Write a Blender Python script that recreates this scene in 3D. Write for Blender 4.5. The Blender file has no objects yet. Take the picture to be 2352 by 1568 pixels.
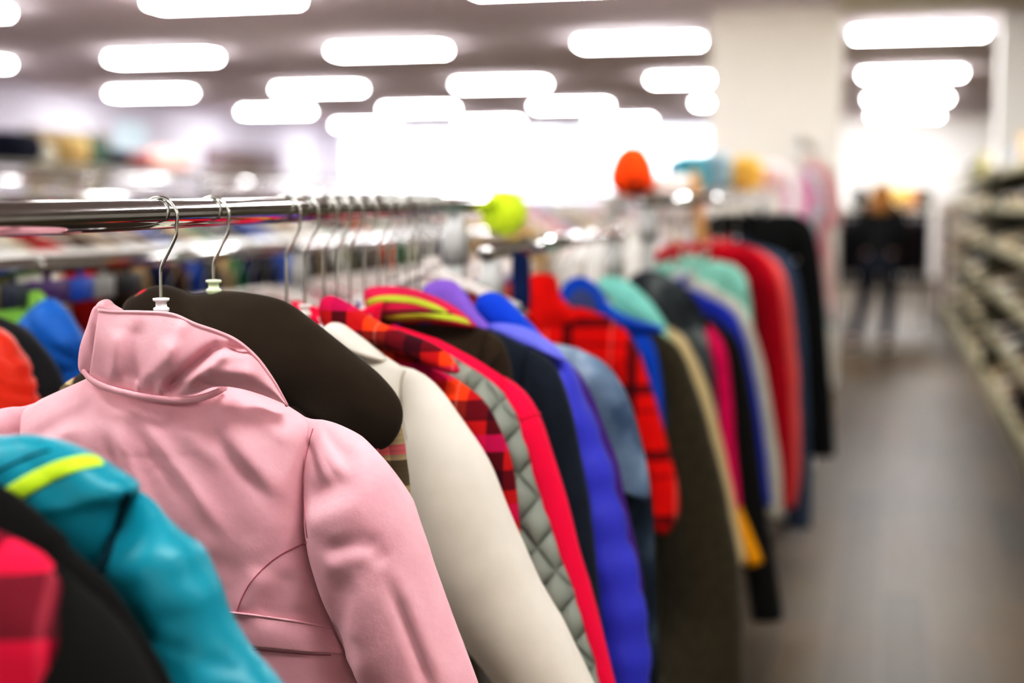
import bpy, math, random
from mathutils import Vector, noise
from mathutils.bvhtree import BVHTree
random.seed(7)
SC = bpy.context.scene
COL = SC.collection
PI = math.pi
sin, cos = math.sin, math.cos

# ------------------------------------------------------------------ camera model
F = 3267.0
PSI, PIT = math.radians(14.83), math.atan(319.0 / 3267.0)
CAM = Vector((0, 0, 1.45))
FW = Vector((-sin(PSI) * cos(PIT), cos(PSI) * cos(PIT), -sin(PIT)))
RT = Vector((cos(PSI), sin(PSI), 0))
UP = RT.cross(FW)
def ray(px, py): return FW + RT * ((px - 1176) / F) + UP * ((784 - py) / F)
def P(px, py, Z): return CAM + ray(px, py) * Z
def onY(px, py, Y):
    d = ray(px, py); return CAM + d * (Y / d.y)

# ------------------------------------------------------------------ materials
def lin(c):
    r = []
    for v in c:
        v /= 255.0
        r.append(v / 12.92 if v <= .04045 else ((v + .055) / 1.055) ** 2.4)
    return (r[0], r[1], r[2], 1.0)
def newmat(name):
    m = bpy.data.materials.new(name); m.use_nodes = True
    nt = m.node_tree; b = nt.nodes['Principled BSDF']
    return m, nt, b
def N(nt, t, **kw):
    n = nt.nodes.new(t)
    for k, v in kw.items():
        if k in n.inputs: n.inputs[k].default_value = v
        else: setattr(n, k, v)
    return n
def MA(nt, op, a, b=None, c=None):
    n = nt.nodes.new('ShaderNodeMath'); n.operation = op
    for i, v in enumerate((a, b, c)):
        if v is None: continue
        if isinstance(v, (int, float)): n.inputs[i].default_value = v
        else: nt.links.new(v, n.inputs[i])
    return n.outputs[0]
def MIX(nt, f, a, b):
    n = nt.nodes.new('ShaderNodeMix'); n.data_type = 'RGBA'
    for i, v in ((0, f), (6, a), (7, b)):
        if isinstance(v, (int, float, tuple)): n.inputs[i].default_value = v
        else: nt.links.new(v, n.inputs[i])
    return n.outputs[2]
def coords(nt):
    t = nt.nodes.new('ShaderNodeTexCoord')
    return t.outputs['Object']
def sep(nt, v):
    s = nt.nodes.new('ShaderNodeSeparateXYZ'); nt.links.new(v, s.inputs[0]); return s.outputs
MATS = {}
def fabric(c, rough=.88, sheen=.02, var=.12, vscale=30, bump=.0, bscale=600, key=None, metal=0):
    k = key or ('f', c, rough, var, vscale, bump, bscale)
    if k in MATS: return MATS[k]
    m, nt, b = newmat('fabric')
    co = coords(nt)
    nz = N(nt, 'ShaderNodeTexNoise', Scale=vscale, Detail=4.0); nt.links.new(co, nz.inputs['Vector'])
    base = lin(c)
    dark = tuple(v * (1 - var * 1.6) for v in base[:3]) + (1,)
    lite = tuple(min(1, v * (1 + var) + .002) for v in base[:3]) + (1,)
    nt.links.new(MIX(nt, nz.outputs[0], dark, lite), b.inputs['Base Color'])
    b.inputs['Roughness'].default_value = rough
    b.inputs['Sheen Weight'].default_value = sheen
    b.inputs['Specular IOR Level'].default_value = .12 if rough > .6 else .35
    b.inputs['Metallic'].default_value = metal
    if bump:
        n2 = N(nt, 'ShaderNodeTexNoise', Scale=bscale, Detail=2.0); nt.links.new(co, n2.inputs['Vector'])
        bp = N(nt, 'ShaderNodeBump', Strength=bump, Distance=.002)
        nt.links.new(n2.outputs[0], bp.inputs['Height']); nt.links.new(bp.outputs[0], b.inputs['Normal'])
    MATS[k] = m
    return m
def plaid(base, stripes, rough=.9, vert=True):
    """stripes: (axis 'x'|'z'|'y', period, offset, width, colour, alpha) woven over the base colour"""
    m, nt, b = newmat('plaid')
    co = sep(nt, coords(nt))
    ax = {'x': co[0], 'y': co[1], 'z': co[2]}
    col = lin(base)
    for a, per, off, wid, c, al in stripes:
        fr = MA(nt, 'FRACT', MA(nt, 'DIVIDE', MA(nt, 'ADD', ax[a], off + 50 * per), per))
        mask = MA(nt, 'MULTIPLY', MA(nt, 'LESS_THAN', fr, wid / per), al)
        col = MIX(nt, mask, col, lin(c))
    nt.links.new(col, b.inputs['Base Color'])
    b.inputs['Roughness'].default_value = rough
    b.inputs['Sheen Weight'].default_value = .02; b.inputs['Specular IOR Level'].default_value = .12
    return m
def solid(c, rough=.5, metal=0., spec=.5, key=None):
    k = key or ('s', c, rough, metal)
    if k in MATS: return MATS[k]
    m, nt, b = newmat('solid')
    co = coords(nt)
    nz = N(nt, 'ShaderNodeTexNoise', Scale=9.0, Detail=3.0); nt.links.new(co, nz.inputs['Vector'])
    base = lin(c)
    nt.links.new(MIX(nt, nz.outputs[0], tuple(v * .93 for v in base[:3]) + (1,), tuple(min(1, v * 1.05) for v in base[:3]) + (1,)), b.inputs['Base Color'])
    b.inputs['Roughness'].default_value = rough
    b.inputs['Metallic'].default_value = metal
    MATS[k] = m
    return m
def emit(c, s):
    m, nt, b = newmat('glow')
    b.inputs['Base Color'].default_value = lin(c)
    b.inputs['Emission Color'].default_value = lin(c)
    b.inputs['Emission Strength'].default_value = s
    return m
def chrome_mat():
    m, nt, b = newmat('chrome')
    co = coords(nt)
    nz = N(nt, 'ShaderNodeTexNoise', Scale=55.0, Detail=8.0, Roughness=.75); nt.links.new(co, nz.inputs['Vector'])
    r = N(nt, 'ShaderNodeMapRange'); nt.links.new(nz.outputs[0], r.inputs[0])
    for i, v in enumerate((.58, .8, .06, .2)): r.inputs[i + 1].default_value = v
    nt.links.new(r.outputs[0], b.inputs['Roughness'])
    b.inputs['Base Color'].default_value = (.72, .72, .71, 1)
    b.inputs['Metallic'].default_value = 1
    return m
CHROME = chrome_mat()
WIRE = solid((190, 190, 185), .22, 1.0)
POSTM = solid((168, 168, 166), .4, .5)
CLEAR = solid((226, 224, 226), .25)
WHITEP = solid((222, 214, 208), .4)
MINTP = solid((205, 222, 185), .35)
STEEL = solid((92, 92, 90), .4, .7)

# ------------------------------------------------------------------ mesh helpers
def obj(name, verts, faces, mat=None, parent=None, loc=(0, 0, 0), smooth=True):
    me = bpy.data.meshes.new(name)
    me.from_pydata([tuple(v) for v in verts], [], faces)
    if smooth: me.polygons.foreach_set('use_smooth', [True] * len(me.polygons))
    me.update()
    if mat is not None: me.materials.append(mat)
    o = bpy.data.objects.new(name, me); COL.objects.link(o)
    o.location = loc
    if parent is not None: o.parent = parent
    return o
def tag(o, label, cat, group=None, kind=None):
    o['label'] = label; o['category'] = cat
    if group: o['group'] = group
    if kind: o['kind'] = kind
    return o
def thing(name, label, cat, loc, group=None):
    o = bpy.data.objects.new(name, None); COL.objects.link(o); o.location = loc
    o.empty_display_size = .05
    return tag(o, label, cat, group)
class MB:
    def __init__(s): s.v = []; s.f = []; s.mi = []; s.cur = 0
    def add(s, v, f):
        n = len(s.v); s.v += [Vector(a) for a in v]; s.f += [tuple(i + n for i in q) for q in f]; s.mi += [s.cur] * len(f); return s
    def box(s, x0, x1, y0, y1, z0, z1, b=0.0):
        if b <= 0:
            v = [(x, y, z) for x in (x0, x1) for y in (y0, y1) for z in (z0, z1)]
            return s.add(v, [(0, 1, 3, 2), (4, 6, 7, 5), (0, 4, 5, 1), (2, 3, 7, 6), (0, 2, 6, 4), (1, 5, 7, 3)])
        # bevelled box: chamfered cross-section prism along z with chamfered ends
        def ring(z, i):
            a0, a1, c0, c1 = x0 + i, x1 - i, y0 + i, y1 - i
            return [(a0 + b, c0, z), (a1 - b, c0, z), (a1, c0 + b, z), (a1, c1 - b, z), (a1 - b, c1, z), (a0 + b, c1, z), (a0, c1 - b, z), (a0, c0 + b, z)]
        rs = [ring(z0, b * .6), ring(z0 + b, 0), ring(z1 - b, 0), ring(z1, b * .6)]
        v = sum(rs, []); f = []
        for k in range(3):
            for i in range(8):
                j = (i + 1) % 8; f.append((k * 8 + i, k * 8 + j, k * 8 + 8 + j, k * 8 + 8 + i))
        f.append(tuple(range(7, -1, -1))); f.append(tuple(range(24, 32)))
        return s.add(v, f)
    def tube(s, path, r, n=10, cap=True, flat=1.0):
        path = [Vector(p) for p in path]; L = len(path)
        rr = r if hasattr(r, '__len__') else [r] * L
        t0 = (path[1] - path[0]).normalized()
        a = Vector((0, 0, 1)) if abs(t0.z) < .9 else Vector((1, 0, 0))
        nrm = (a - t0 * a.dot(t0)).normalized()
        v = []; f = []
        for i in range(L):
            t = (path[min(i + 1, L - 1)] - path[max(i - 1, 0)]).normalized()
            nrm = (nrm - t * nrm.dot(t)).normalized(); bn = t.cross(nrm)
            for k in range(n):
                an = 2 * PI * k / n
                v.append(path[i] + (nrm * cos(an) + bn * sin(an) * flat) * rr[i])
        for i in range(L - 1):
            for k in range(n):
                j = (k + 1) % n; f.append((i * n + k, i * n + j, i * n + n + j, i * n + n + k))
        if cap: f.append(tuple(range(n - 1, -1, -1))); f.append(tuple(range((L - 1) * n, L * n)))
        return s.add(v, f)
    def lathe(s, c, prof, n=20, axis='z'):
        v = []; f = []
        for r, h in prof:
            for k in range(n):
                a = 2 * PI * k / n
                p = (r * cos(a), r * sin(a), h)
                if axis == 'y': p = (p[0], p[2], p[1])
                if axis == 'x': p = (p[2], p[0], p[1])
                v.append((c[0] + p[0], c[1] + p[1], c[2] + p[2]))
        for i in range(len(prof) - 1):
            for k in range(n):
                j = (k + 1) % n; f.append((i * n + k, i * n + j, i * n + n + j, i * n + n + k))
        f.append(tuple(range(n - 1, -1, -1))); f.append(tuple(range((len(prof) - 1) * n, len(prof) * n)))
        return s.add(v, f)
    def build(s, name, mat, parent=None, loc=(0, 0, 0), smooth=True):
        mats = mat if isinstance(mat, (list, tuple)) else [mat]
        o = obj(name, s.v, s.f, mats[0], parent, loc, smooth)
        for m in mats[1:]: o.data.materials.append(m)
        if len(mats) > 1: o.data.polygons.foreach_set('material_index', s.mi)
        return o
def crv(pts, n, closed=False):
    """Catmull-Rom through pts resampled to n points by arc length"""
    pts = [Vector(p) for p in pts]; M = len(pts); d = []
    segs = M if closed else M - 1
    for i in range(segs):
        g = (lambda k: pts[k % M]) if closed else (lambda k: pts[min(max(k, 0), M - 1)])
        p0, p1, p2, p3 = g(i - 1), g(i), g(i + 1), g(i + 2)
        for k in range(12):
            t = k / 12
            d.append(.5 * ((2 * p1) + (p2 - p0) * t + (2 * p0 - 5 * p1 + 4 * p2 - p3) * t * t + (3 * p1 - p0 - 3 * p2 + p3) * t ** 3))
    d.append(pts[0] if closed else pts[-1])
    L = [0]
    for i in range(1, len(d)): L.append(L[-1] + (d[i] - d[i - 1]).length)
    out = []; j = 0
    cnt = n if not closed else n
    for k in range(cnt):
        s = L[-1] * k / (cnt if closed else cnt - 1)
        while j < len(L) - 2 and L[j + 1] < s: j += 1
        w = (s - L[j]) / max(1e-9, L[j + 1] - L[j])
        out.append(d[j].lerp(d[j + 1], min(max(w, 0), 1)))
    return out
def interp(tab, x):
    if x <= tab[0][0]: return tab[0][1]
    for (a, b), (c, d) in zip(tab, tab[1:]):
        if x <= c:
            t = (x - a) / max(1e-9, c - a); t = t * t * (3 - 2 * t)
            return b + (d - b) * t
    return tab[-1][1]
def sst(a, b, x):
    t = min(max((x - a) / (b - a), 0), 1); return t * t * (3 - 2 * t)

# ------------------------------------------------------------------ rails
R1 = .016
A1, B1 = P(0, 503, 1.24), P(1122, 468, 2.75)
def on_rail(px, A, B):
    """point of the rail line seen at column px"""
    d = ray(px, 480); n = Vector((d.y, -d.x))       # plane through the camera
    a = (A - CAM).xy.dot(n); b = (B - CAM).xy.dot(n); t = a / (a - b)
    return A.lerp(B, t)
def rail_at_Y(Y, A, B): return A.lerp(B, (Y - A.y) / (B.y - A.y))

def hanger(label, R, neck_z, group=None, hook=WIRE, body=CLEAR, half=.17, drop=.05, wire=.0019, rail_r=R1, bar=None):
    """R: rail centre point; neck_z: height (relative to R) of the hanger neck"""
    t = thing('clothes_hanger', label, 'hanger', R, group)
    ri = rail_r + .0035 + wire
    cz = rail_r + wire - ri                     # hook circle centre: wire rests on the rail top
    pts = []
    for k in range(15):
        a = math.radians(205 - k * (225 / 14)); pts.append((ri * cos(a), 0, cz + ri * sin(a)))
    e = pts[-1]
    pts += [(ri * .9, 0, cz - ri * .9), (ri * .45, 0, cz - ri * 1.75), (ri * .08, 0, cz - ri * 2.4), (0, 0, cz - ri * 3.0), (0, 0, min(neck_z, cz - ri * 3.1))]
    mb = MB(); mb.tube(crv(pts, 46), wire, 8); mb.build('hook', hook, t)
    mb = MB()
    nz = neck_z
    mb.lathe((0, 0, nz), [(.006, -.012), (.0065, -.003), (.0085, 0), (.0085, .0025), (.006, .004), (.006, .009), (.0088, .0105), (.0088, .013), (.004, .0135)], 14)
    mb.build('neck_clip', body, t)
    mb = MB()
    if bar is not None:
        mb.tube([(0, 0, nz - .008), (0, 0, bar + .006)], .004, 8); nz = bar + .012
    arm = [(-half, 0, nz - .02 - drop), (-half * .7, 0, nz - .02 - drop * .62), (-half * .3, 0, nz - .018 - drop * .2), (0, 0, nz - .012), (half * .3, 0, nz - .018 - drop * .2), (half * .7, 0, nz - .02 - drop * .62), (half, 0, nz - .02 - drop)]
    mb.tube(crv(arm, 26), .005, 8); mb.build('shoulder_bar', body, t)
    return t

# ------------------------------------------------------------------ garments
class G:
    """a garment hung on a rail. Outlines are traced as sight lines and laid onto the garment's own vertical plane."""
    def __init__(s, name, label, cat, R, px_ref=None, group=None):
        s.R = R; s.t = thing(name, label, cat, R, group); s.seed = random.uniform(0, 100); s.surf = []
    def L(s, p, yo=0.0):
        q = onY(p[0], p[1], s.R.y + yo); return Vector((q.x - s.R.x, yo, q.z - s.R.z))
    def LL(s, pts, yo=0.0): return [s.L(p, yo) for p in pts]

    def wr(s, x, z, amp, fx=9., fz=4.):
        v = noise.noise(Vector((x * fx + s.seed, z * fz, s.seed * 1.7)))
        r = 1 - abs(noise.noise(Vector((x * fx * 1.3 - z * 2 + s.seed * 2.1, z * fz * 1.4 + x * 3, s.seed))))
        return amp * (v * .6 + (r - .6) * .8)

    def body(s, sh, hem, bw, thick=.03, mat=None, nh=None, dip=.02, nx=40, nt=44, amp=.004, disp=None, back_fold=None, name='body'):
        """sh: traced shoulder line neck -> shoulder seam; bw: [(z below shoulder, half width)]"""
        S = s.LL(sh); s.neck = S[0]; s.sp = S[-1]
        nh = nh or max(.03, S[0].x); xs = S[-1].x
        prof = [(p.x, p.z) for p in S]
        def ztop(x):
            x = abs(x)
            if x < prof[0][0]: return prof[0][1] - dip * (1 - (x / prof[0][0]) ** 2)
            for (a, b), (c, d) in zip(prof, prof[1:]):
                if x <= c: return b + (d - b) * (x - a) / max(1e-6, c - a)
            return prof[-1][1]
        zs = S[-1].z
        tab = [(0, xs)] + [(a, b) for a, b in bw]
        s.xs, s.zs = xs, zs
        V = []; Fc = []; cols = 2 * nx
        for side in (-1, 1):
            for j in range(nt + 1):
                t = (j / nt) ** 1.25
                for i in range(cols + 1):
                    sx = -1 + 2 * i / cols
                    x0 = sx * xs; zt = ztop(x0)
                    z = zt + (hem - zt) * t
                    hw = interp(tab, max(0, zs - z))
                    x = sx * hw
                    T0 = thick * .72 * math.sqrt(max(0, 1 - (x0 / nh) ** 2)) if abs(x0) < nh else 0
                    u = min(1, t / .16)
                    T = thick * math.sqrt(max(0, 1 - (1 - u) ** 2))
                    T = math.sqrt(T0 * T0 * (1 - u) + T * T) if T0 else T
                    y = side * T * max(.06, (1 - abs(sx) ** 5)) ** .5
                    if t > 0.0:
                        d = s.wr(x, z + side * 7, amp) * sst(0, .12, t)
                        if disp and side < 0: d += disp(x, z)
                        y += side * d
                    V.append((x, y, z))
        n = (cols + 1) * (nt + 1)
        for side in (0, 1):
            for j in range(nt):
                for i in range(cols):
                    a = side * n + j * (cols + 1) + i
                    q = (a, a + 1, a + cols + 2, a + cols + 1)
                    Fc.append(q if side == 1 else q[::-1])
        s.surf.append((V, list(Fc)))
        for j in range(nt):       # side seams
            for i, fl in ((0, 0), (cols, 1)):
                a = j * (cols + 1) + i; b = a + cols + 1
                q = (a, b, n + b, n + a); Fc.append(q if fl else q[::-1])
        return obj(name, V, Fc, mat, s.t)

    def sleeve(s, out, w, mat=None, inner=None, thick=.9, y0=0., arm=.16, n=34, m=18, amp=.004, disp=None, name='sleeve', mirror=True, quilt=None):
        def bl(pts):
            a, b = crv(s.LL(pts), n), crv(s.LL(pts, y0), n); r = []
            for i in range(n):
                q = a[i].lerp(b[i], sst(0, .3, i / (n - 1))); q.y = 0; r.append(q)
            return r
        O = bl(out)
        if inner: I = bl(inner)
        else:
            I = []
            for i in range(n):
                t = i / (n - 1); tg = (O[min(i + 1, n - 1)] - O[max(i - 1, 0)]).normalized()
                nr = Vector((tg.z, 0, -tg.x))
                if nr.x > 0: nr = -nr
                if i == 0: nr0 = Vector((-.12, 0, -1)).normalized()
                k = sst(0, .3, t); d = (nr0 * (1 - k) + nr * k).normalized()
                W = w[0] + (w[1] - w[0]) * t
                I.append(O[i] + d * (arm * (1 - k) + W * k))
        made = []
        for mir in ((1, -1) if mirror else (1,)):
            V = []; Fc = []
            for i in range(n):
                t = i / (n - 1); c = (O[i] + I[i]) / 2; h = (O[i] - I[i]) / 2; W = h.length
                th = min(W * thick, .05) * (.55 + .45 * sst(0, .18, t))
                yy = y0 * sst(0, .3, t)
                for k in range(m):
                    a = 2 * PI * k / m
                    p = c + h * cos(a); y = yy + th * sin(a)
                    nv = Vector((h.x / W * cos(a), sin(a), h.z / W * cos(a)))
                    d = s.wr(p.x + sin(a) * .03, p.z + 3 * mir, amp, 14, 9)
                    if quilt: d += quilt(p.x, p.z, t)
                    if disp and sin(a) < 0: d += disp(p.x, p.z)
                    q = Vector((p.x, y, p.z)) + nv * d
                    V.append((q.x * mir, q.y, q.z))
            for i in range(n - 1):
                for k in range(m):
                    j = (k + 1) % m; q = (i * m + k, i * m + j, i * m + m + j, i * m + m + k)
                    Fc.append(q if mir > 0 else q[::-1])
            Fc.append(tuple(range(m))); Fc.append(tuple(range((n - 1) * m, n * m)))
            made.append(obj(name, V, Fc, mat, s.t)); s.surf.append(([Vector(v) for v in V], [f for f in Fc if len(f) == 4]))
        return made

    def patch(s, outline, mat, thick=.02, y0=0., name='collar', rings=11, n=72, amp=.003, sm=True, power=.5, quilt=None, ctr=None, back=1.0, parent=None):
        """a padded piece (hood, collar, cuff) with the traced outline and a rounded thickness"""
        pts = s.LL(outline, y0); pts = [Vector((p.x, 0, p.z)) for p in pts]
        E = crv(pts, n, True)
        c = sum(E, Vector()) / len(E)
        if ctr: c = s.L(ctr, y0); c.y = 0
        V = []; Fc = []
        for side in (-1, 1):
            for r in range(rings):
                q = sin((r / (rings - 1)) * PI / 2) if r else 0
                for k in range(n):
                    p = c + (E[k] - c) * q
                    h = max(0, 1 - q * q) ** power
                    d = thick * h * (1 if side < 0 else back)
                    d += s.wr(p.x, p.z + side, amp, 16, 14) * sst(0, .3, h)
                    if quilt: d += quilt(p.x, p.z, 0) * sst(0, .4, h)
                    V.append((p.x, y0 + side * d, p.z))
        m = rings * n
        for sd in (0, 1):
            for r in range(rings - 1):
                for k in range(n):
                    j = (k + 1) % n; a = sd * m + r * n
                    q = (a + k, a + j, a + n + j, a + n + k)
                    Fc.append(q if sd else q[::-1])
        o = obj(name, V, Fc, mat, parent or s.t); s.surf.append((V, Fc))
        return o
    def stand(s, mat, h=.03, flare=.006, name='collar', ry=.032, dz=0.):
        """short standing collar around the neck opening"""
        V = []; Fc = []; n = 36; nh = min(.062, max(.03, s.neck.x))
        lv = [(0, 0), (.3, .002), (.7, .6 * flare), (1, flare), (1.03, flare - .003), (.7, .6 * flare - .006), (0, -.006)]
        for l, fl in lv:
            for k in range(n):
                a = 2 * PI * k / n
                dip = .02 * cos(a) ** 2 if False else 0
                V.append(((nh + fl) * cos(a), (ry + fl) * sin(a), s.neck.z - .018 * (1 - cos(a) ** 2) + h * l + dz))
        for i in range(len(lv) - 1):
            for k in range(n):
                j = (k + 1) % n; Fc.append((i * n + k, i * n + j, i * n + n + j, i * n + n + k))
        return obj(name, V, Fc, mat, s.t)
    def caster(s):
        bv = [BVHTree.FromPolygons([tuple(v) for v in V], [tuple(f) for f in Fc]) for V, Fc in s.surf]
        o = CAM - s.R
        def hit(px, py, off=.001):
            d = ray(px, py).normalized(); best = None
            for b in bv:
                h = b.ray_cast(o, d)
                if h[0] is not None and (best is None or h[3] < best): best = h[3]
            return None if best is None else o + d * (best - off)
        return hit
    def cord(s, pts, r, mat, name='seam', off=.0005, n=80, parent=None, flat=1.):
        """a cord or seam lying on the garment's surface"""
        hit = s.caster(); path = []
        for p in crv([Vector((a, 0, b)) for a, b in pts], n):
            h = hit(p.x, p.z, off)
            if h is not None: path.append(h)
        if len(path) < 4: return None
        for _ in range(2): path = [path[0]] + [(path[i - 1] + path[i] * 2 + path[i + 1]) / 4 for i in range(1, len(path) - 1)] + [path[-1]]
        mb = MB(); mb.tube(path, r, 8, flat=flat); return mb.build(name, mat, parent or s.t)
    def band(s, up, lo, mat, name='stripe', off=.0015, nu=70, nv=10, parent=None):
        """a strip of cloth sewn on the garment between two traced edges"""
        hit = s.caster(); U = crv([Vector((a, 0, b)) for a, b in up], nu); W = crv([Vector((a, 0, b)) for a, b in lo], nu)
        G_ = []
        last = None
        for i in range(nu):
            rowv = []
            for j in range(nv):
                p = U[i].lerp(W[i], j / (nv - 1)); h = hit(p.x, p.z, off + .0012 * sin(PI * j / (nv - 1)))
                if h is None: h = last if last is not None else s.L((p.x, p.z))
                rowv.append(h); last = h
            G_.append(rowv)
        V = [v for r in G_ for v in r]; Fc = []
        for i in range(nu - 1):
            for j in range(nv - 1):
                a = i * nv + j; Fc.append((a, a + 1, a + nv + 1, a + nv))
        o = obj(name, V, Fc, mat, parent or s.t); so = o.modifiers.new('thick', 'SOLIDIFY'); so.thickness = .002; so.offset = -1
        return o
    def strip(s, pts, r, mat, y0=0., name='trim', flat=1., n=60):
        path = crv([s.L(p, p[2] if len(p) > 2 else y0) for p in pts], n)
        mb = MB(); mb.tube(path, r, 8, flat=flat); return mb.build(name, mat, s.t)
    def hem_z(s, z): return z - s.R.z

def puff(period, amp, axis='z', slant=0.):
    def f(x, z, t):
        return amp * (abs(sin(PI * (z + slant * x) / period)) ** .6 - .6)
    return f
def diamond(period, amp):
    def f(x, z, t):
        a = abs(sin(PI * (x * 1.2 + z) / period)); b = abs(sin(PI * (x * 1.2 - z) / period))
        return amp * (min(a, b) ** .5 - .5)
    return f

exec_order = []
# =================================================================== THE PINK JACKET
def pink_material():
    m, nt, b = newmat('pink_twill')
    co = coords(nt); xyz = sep(nt, co)
    nz = N(nt, 'ShaderNodeTexNoise', Scale=14.0, Detail=6.0, Roughness=.6); nt.links.new(co, nz.inputs['Vector'])
    c1 = MIX(nt, nz.outputs[0], lin((207, 149, 159)), lin((237, 187, 195)))
    nt.links.new(c1, b.inputs['Base Color'])
    b.inputs['Roughness'].default_value = .82; b.inputs['Sheen Weight'].default_value = .25
    b.inputs['Specular IOR Level'].default_value = .3
    tw = MA(nt, 'SINE', MA(nt, 'MULTIPLY', MA(nt, 'ADD', MA(nt, 'MULTIPLY', xyz[0], .75), xyz[2]), 5000.0))
    n2 = N(nt, 'ShaderNodeTexNoise', Scale=70.0, Detail=6.0, Roughness=.65); nt.links.new(co, n2.inputs['Vector'])
    hgt = MA(nt, 'ADD', MA(nt, 'MULTIPLY', tw, .06), n2.outputs[0])
    bp = N(nt, 'ShaderNodeBump', Strength=.35, Distance=.0025)
    nt.links.new(hgt, bp.inputs['Height']); nt.links.new(bp.outputs[0], b.inputs['Normal'])
    return m
PINK = pink_material()
PINKD = fabric((186, 116, 130), .85, .1)
R = on_rail(365, A1, B1)
g = G('cropped_jacket', 'pink cotton jacket with turned-up collar and gathered sleeve, in sharp focus at front', 'jacket', R)
RP = R
def seg(a, b, w, amp, p=1.0):
    A, B = g.L(a), g.L(b)
    A2, D = Vector((A.x, A.z)), Vector((B.x - A.x, B.z - A.z)); L2 = D.length_squared
    def f(x, z):
        t = (Vector((x, z)) - A2).dot(D) / L2
        if t < -.15 or t > 1.15: return 0
        e = sst(-.15, .2, t) * (1 - sst(.7, 1.15, t))
        d = (Vector((x, z)) - A2 - D * t).length
        sg = (Vector((x, z)) - A2).cross(D) if False else 0
        return amp * e * math.exp(-(d / w) ** 2)
    return f
folds = [seg((395, 965), (560, 1190), .010, .0065), seg((360, 960), (520, 1160), .010, -.004), seg((330, 980), (420, 1210), .009, .0055),
         seg((300, 990), (372, 1190), .008, -.0035), seg((560, 960), (690, 1130), .012, .0065), seg((520, 960), (650, 1130), .010, -.004),
         seg((470, 960), (560, 1050), .012, .004), seg((255, 930), (100, 1010), .012, -.006), seg((230, 960), (120, 1030), .010, .005),
         seg((600, 925), (700, 1010), .008, .004), seg((440, 935), (560, 945), .010, -.005), seg((640, 1290), (600, 1390), .014, .006),
         seg((690, 1300), (640, 1400), .012, -.005), seg((500, 1240), (640, 1230), .02, .003), seg((560, 1290), (620, 1180), .016, -.003),
         seg((150, 880), (20, 930), .012, .005), seg((420, 1020), (600, 1260), .03, .003)]
def pink_disp(x, z):
    return .72 * sum(f(x, z) for f in folds)
pb = g.body([(535, 872), (600, 904), (660, 934), (722, 972)], -.60, [(.06, .168), (.13, .172), (.19, .192), (.25, .218), (.33, .238), (.6, .255)], .05, PINK, dip=.012, nx=110, nt=170, amp=.0035, disp=pink_disp, name='back_panel')
sf = [seg((735, 1000), (800, 1090), .007, .006), seg((720, 1010), (760, 1080), .006, -.004), seg((760, 990), (850, 1050), .009, -.005), seg((745, 985), (830, 1075), .006, .005),
      seg((740, 1130), (860, 1085), .016, -.006), seg((740, 1165), (880, 1120), .018, .005), seg((800, 1240), (910, 1205), .010, -.005), seg((790, 1265), (920, 1225), .014, .0035),
      seg((890, 1215), (930, 1260), .010, -.004), seg((840, 1300), (800, 1480), .020, -.006), seg((880, 1300), (860, 1560), .022, .005), seg((940, 1310), (1035, 1568), .006, -.006), seg((950, 1290), (1060, 1560), .010, .004),
      seg((770, 1420), (800, 1490), .010, -.004), seg((860, 1430), (830, 1540), .012, -.003)]
def sl_disp(x, z): return sum(f(abs(x), z) for f in sf)
g.sleeve([(672, 946), (712, 962), (742, 966), (782, 980), (835, 1012), (893, 1070), (940, 1140), (968, 1215), (1003, 1320), (1045, 1440), (1093, 1568), (1130, 1680), (1150, 1760)],
         (.1, .1), PINK, inner=[(690, 985), (697, 1050), (702, 1140), (706, 1230), (722, 1310), (765, 1430), (835, 1568), (900, 1690), (940, 1780)],
         thick=.62, y0=-.022, n=110, m=72, amp=.003, disp=sl_disp)
# armhole seam cord
g.cord([(719, 984), (708, 1025), (699, 1080), (699, 1140), (702, 1200), (706, 1235)], .0009, PINKD, 'armhole_seam', 0)
wb = g.band([(150, 1372), (400, 1397), (545, 1409), (650, 1423), (700, 1431), (762, 1443)], [(150, 1455), (400, 1476), (590, 1488), (700, 1498), (750, 1500), (792, 1502)], PINK, 'waistband', .003, nu=110, nv=14)
g.cord([(150, 1371), (400, 1396), (545, 1408), (650, 1422), (700, 1430), (760, 1442)], .0013, PINK, 'waistband_edge', .003, parent=wb)
g.cord([(545, 1403), (556, 1372), (575, 1338), (610, 1300), (650, 1270), (704, 1245)], .0009, PINKD, 'dart_seam', 0)
g.cord([(250, 1475), (400, 1480), (590, 1492), (700, 1502), (760, 1504)], .0008, PINKD, 'waist_seam', 0)
# collar: sheet lofted from neck seam to the free edge
def sheet(B, T, mat, name, nu=90, nv=36, yb=None, yt=None, disp=None, th=.0022):
    Bc, Tc = crv([Vector((p[0], 0, p[1])) for p in B], nu), crv([Vector((p[0], 0, p[1])) for p in T], nu)
    V = []; Fc = []
    for lay in (0, 1):
        for i in range(nu):
            u = i / (nu - 1)
            for j in range(nv):
                v = j / (nv - 1); q = Bc[i].lerp(Tc[i], v)
                y = yb(u) * (1 - v) + yt(u) * v - .010 * sin(PI * v)
                p = g.L((q.x, q.z))
                # true depth: slide the point along its own sight line so the outline stays where it was traced
                if disp: y -= disp(q.x, q.z)
                y += lay * th
                w = onY(q.x, q.z, g.R.y + y)
                V.append((w.x - g.R.x, y, w.z - g.R.z))
    m = nu * nv
    for lay in (0, 1):
        for i in range(nu - 1):
            for j in range(nv - 1):
                a = lay * m + i * nv + j; qd = (a, a + nv, a + nv + 1, a + 1)
                Fc.append(qd if lay == 0 else qd[::-1])
    for i in range(nu - 1):
        for j in (0, nv - 1):
            a = i * nv + j; Fc.append((a, a + nv, m + a + nv, m + a))
    for j in range(nv - 1):
        for i in (0, nu - 1):
            a = i * nv + j; Fc.append((a, a + 1, m + a + 1, m + a))
    return obj(name, V, Fc, mat, g.t)
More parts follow.
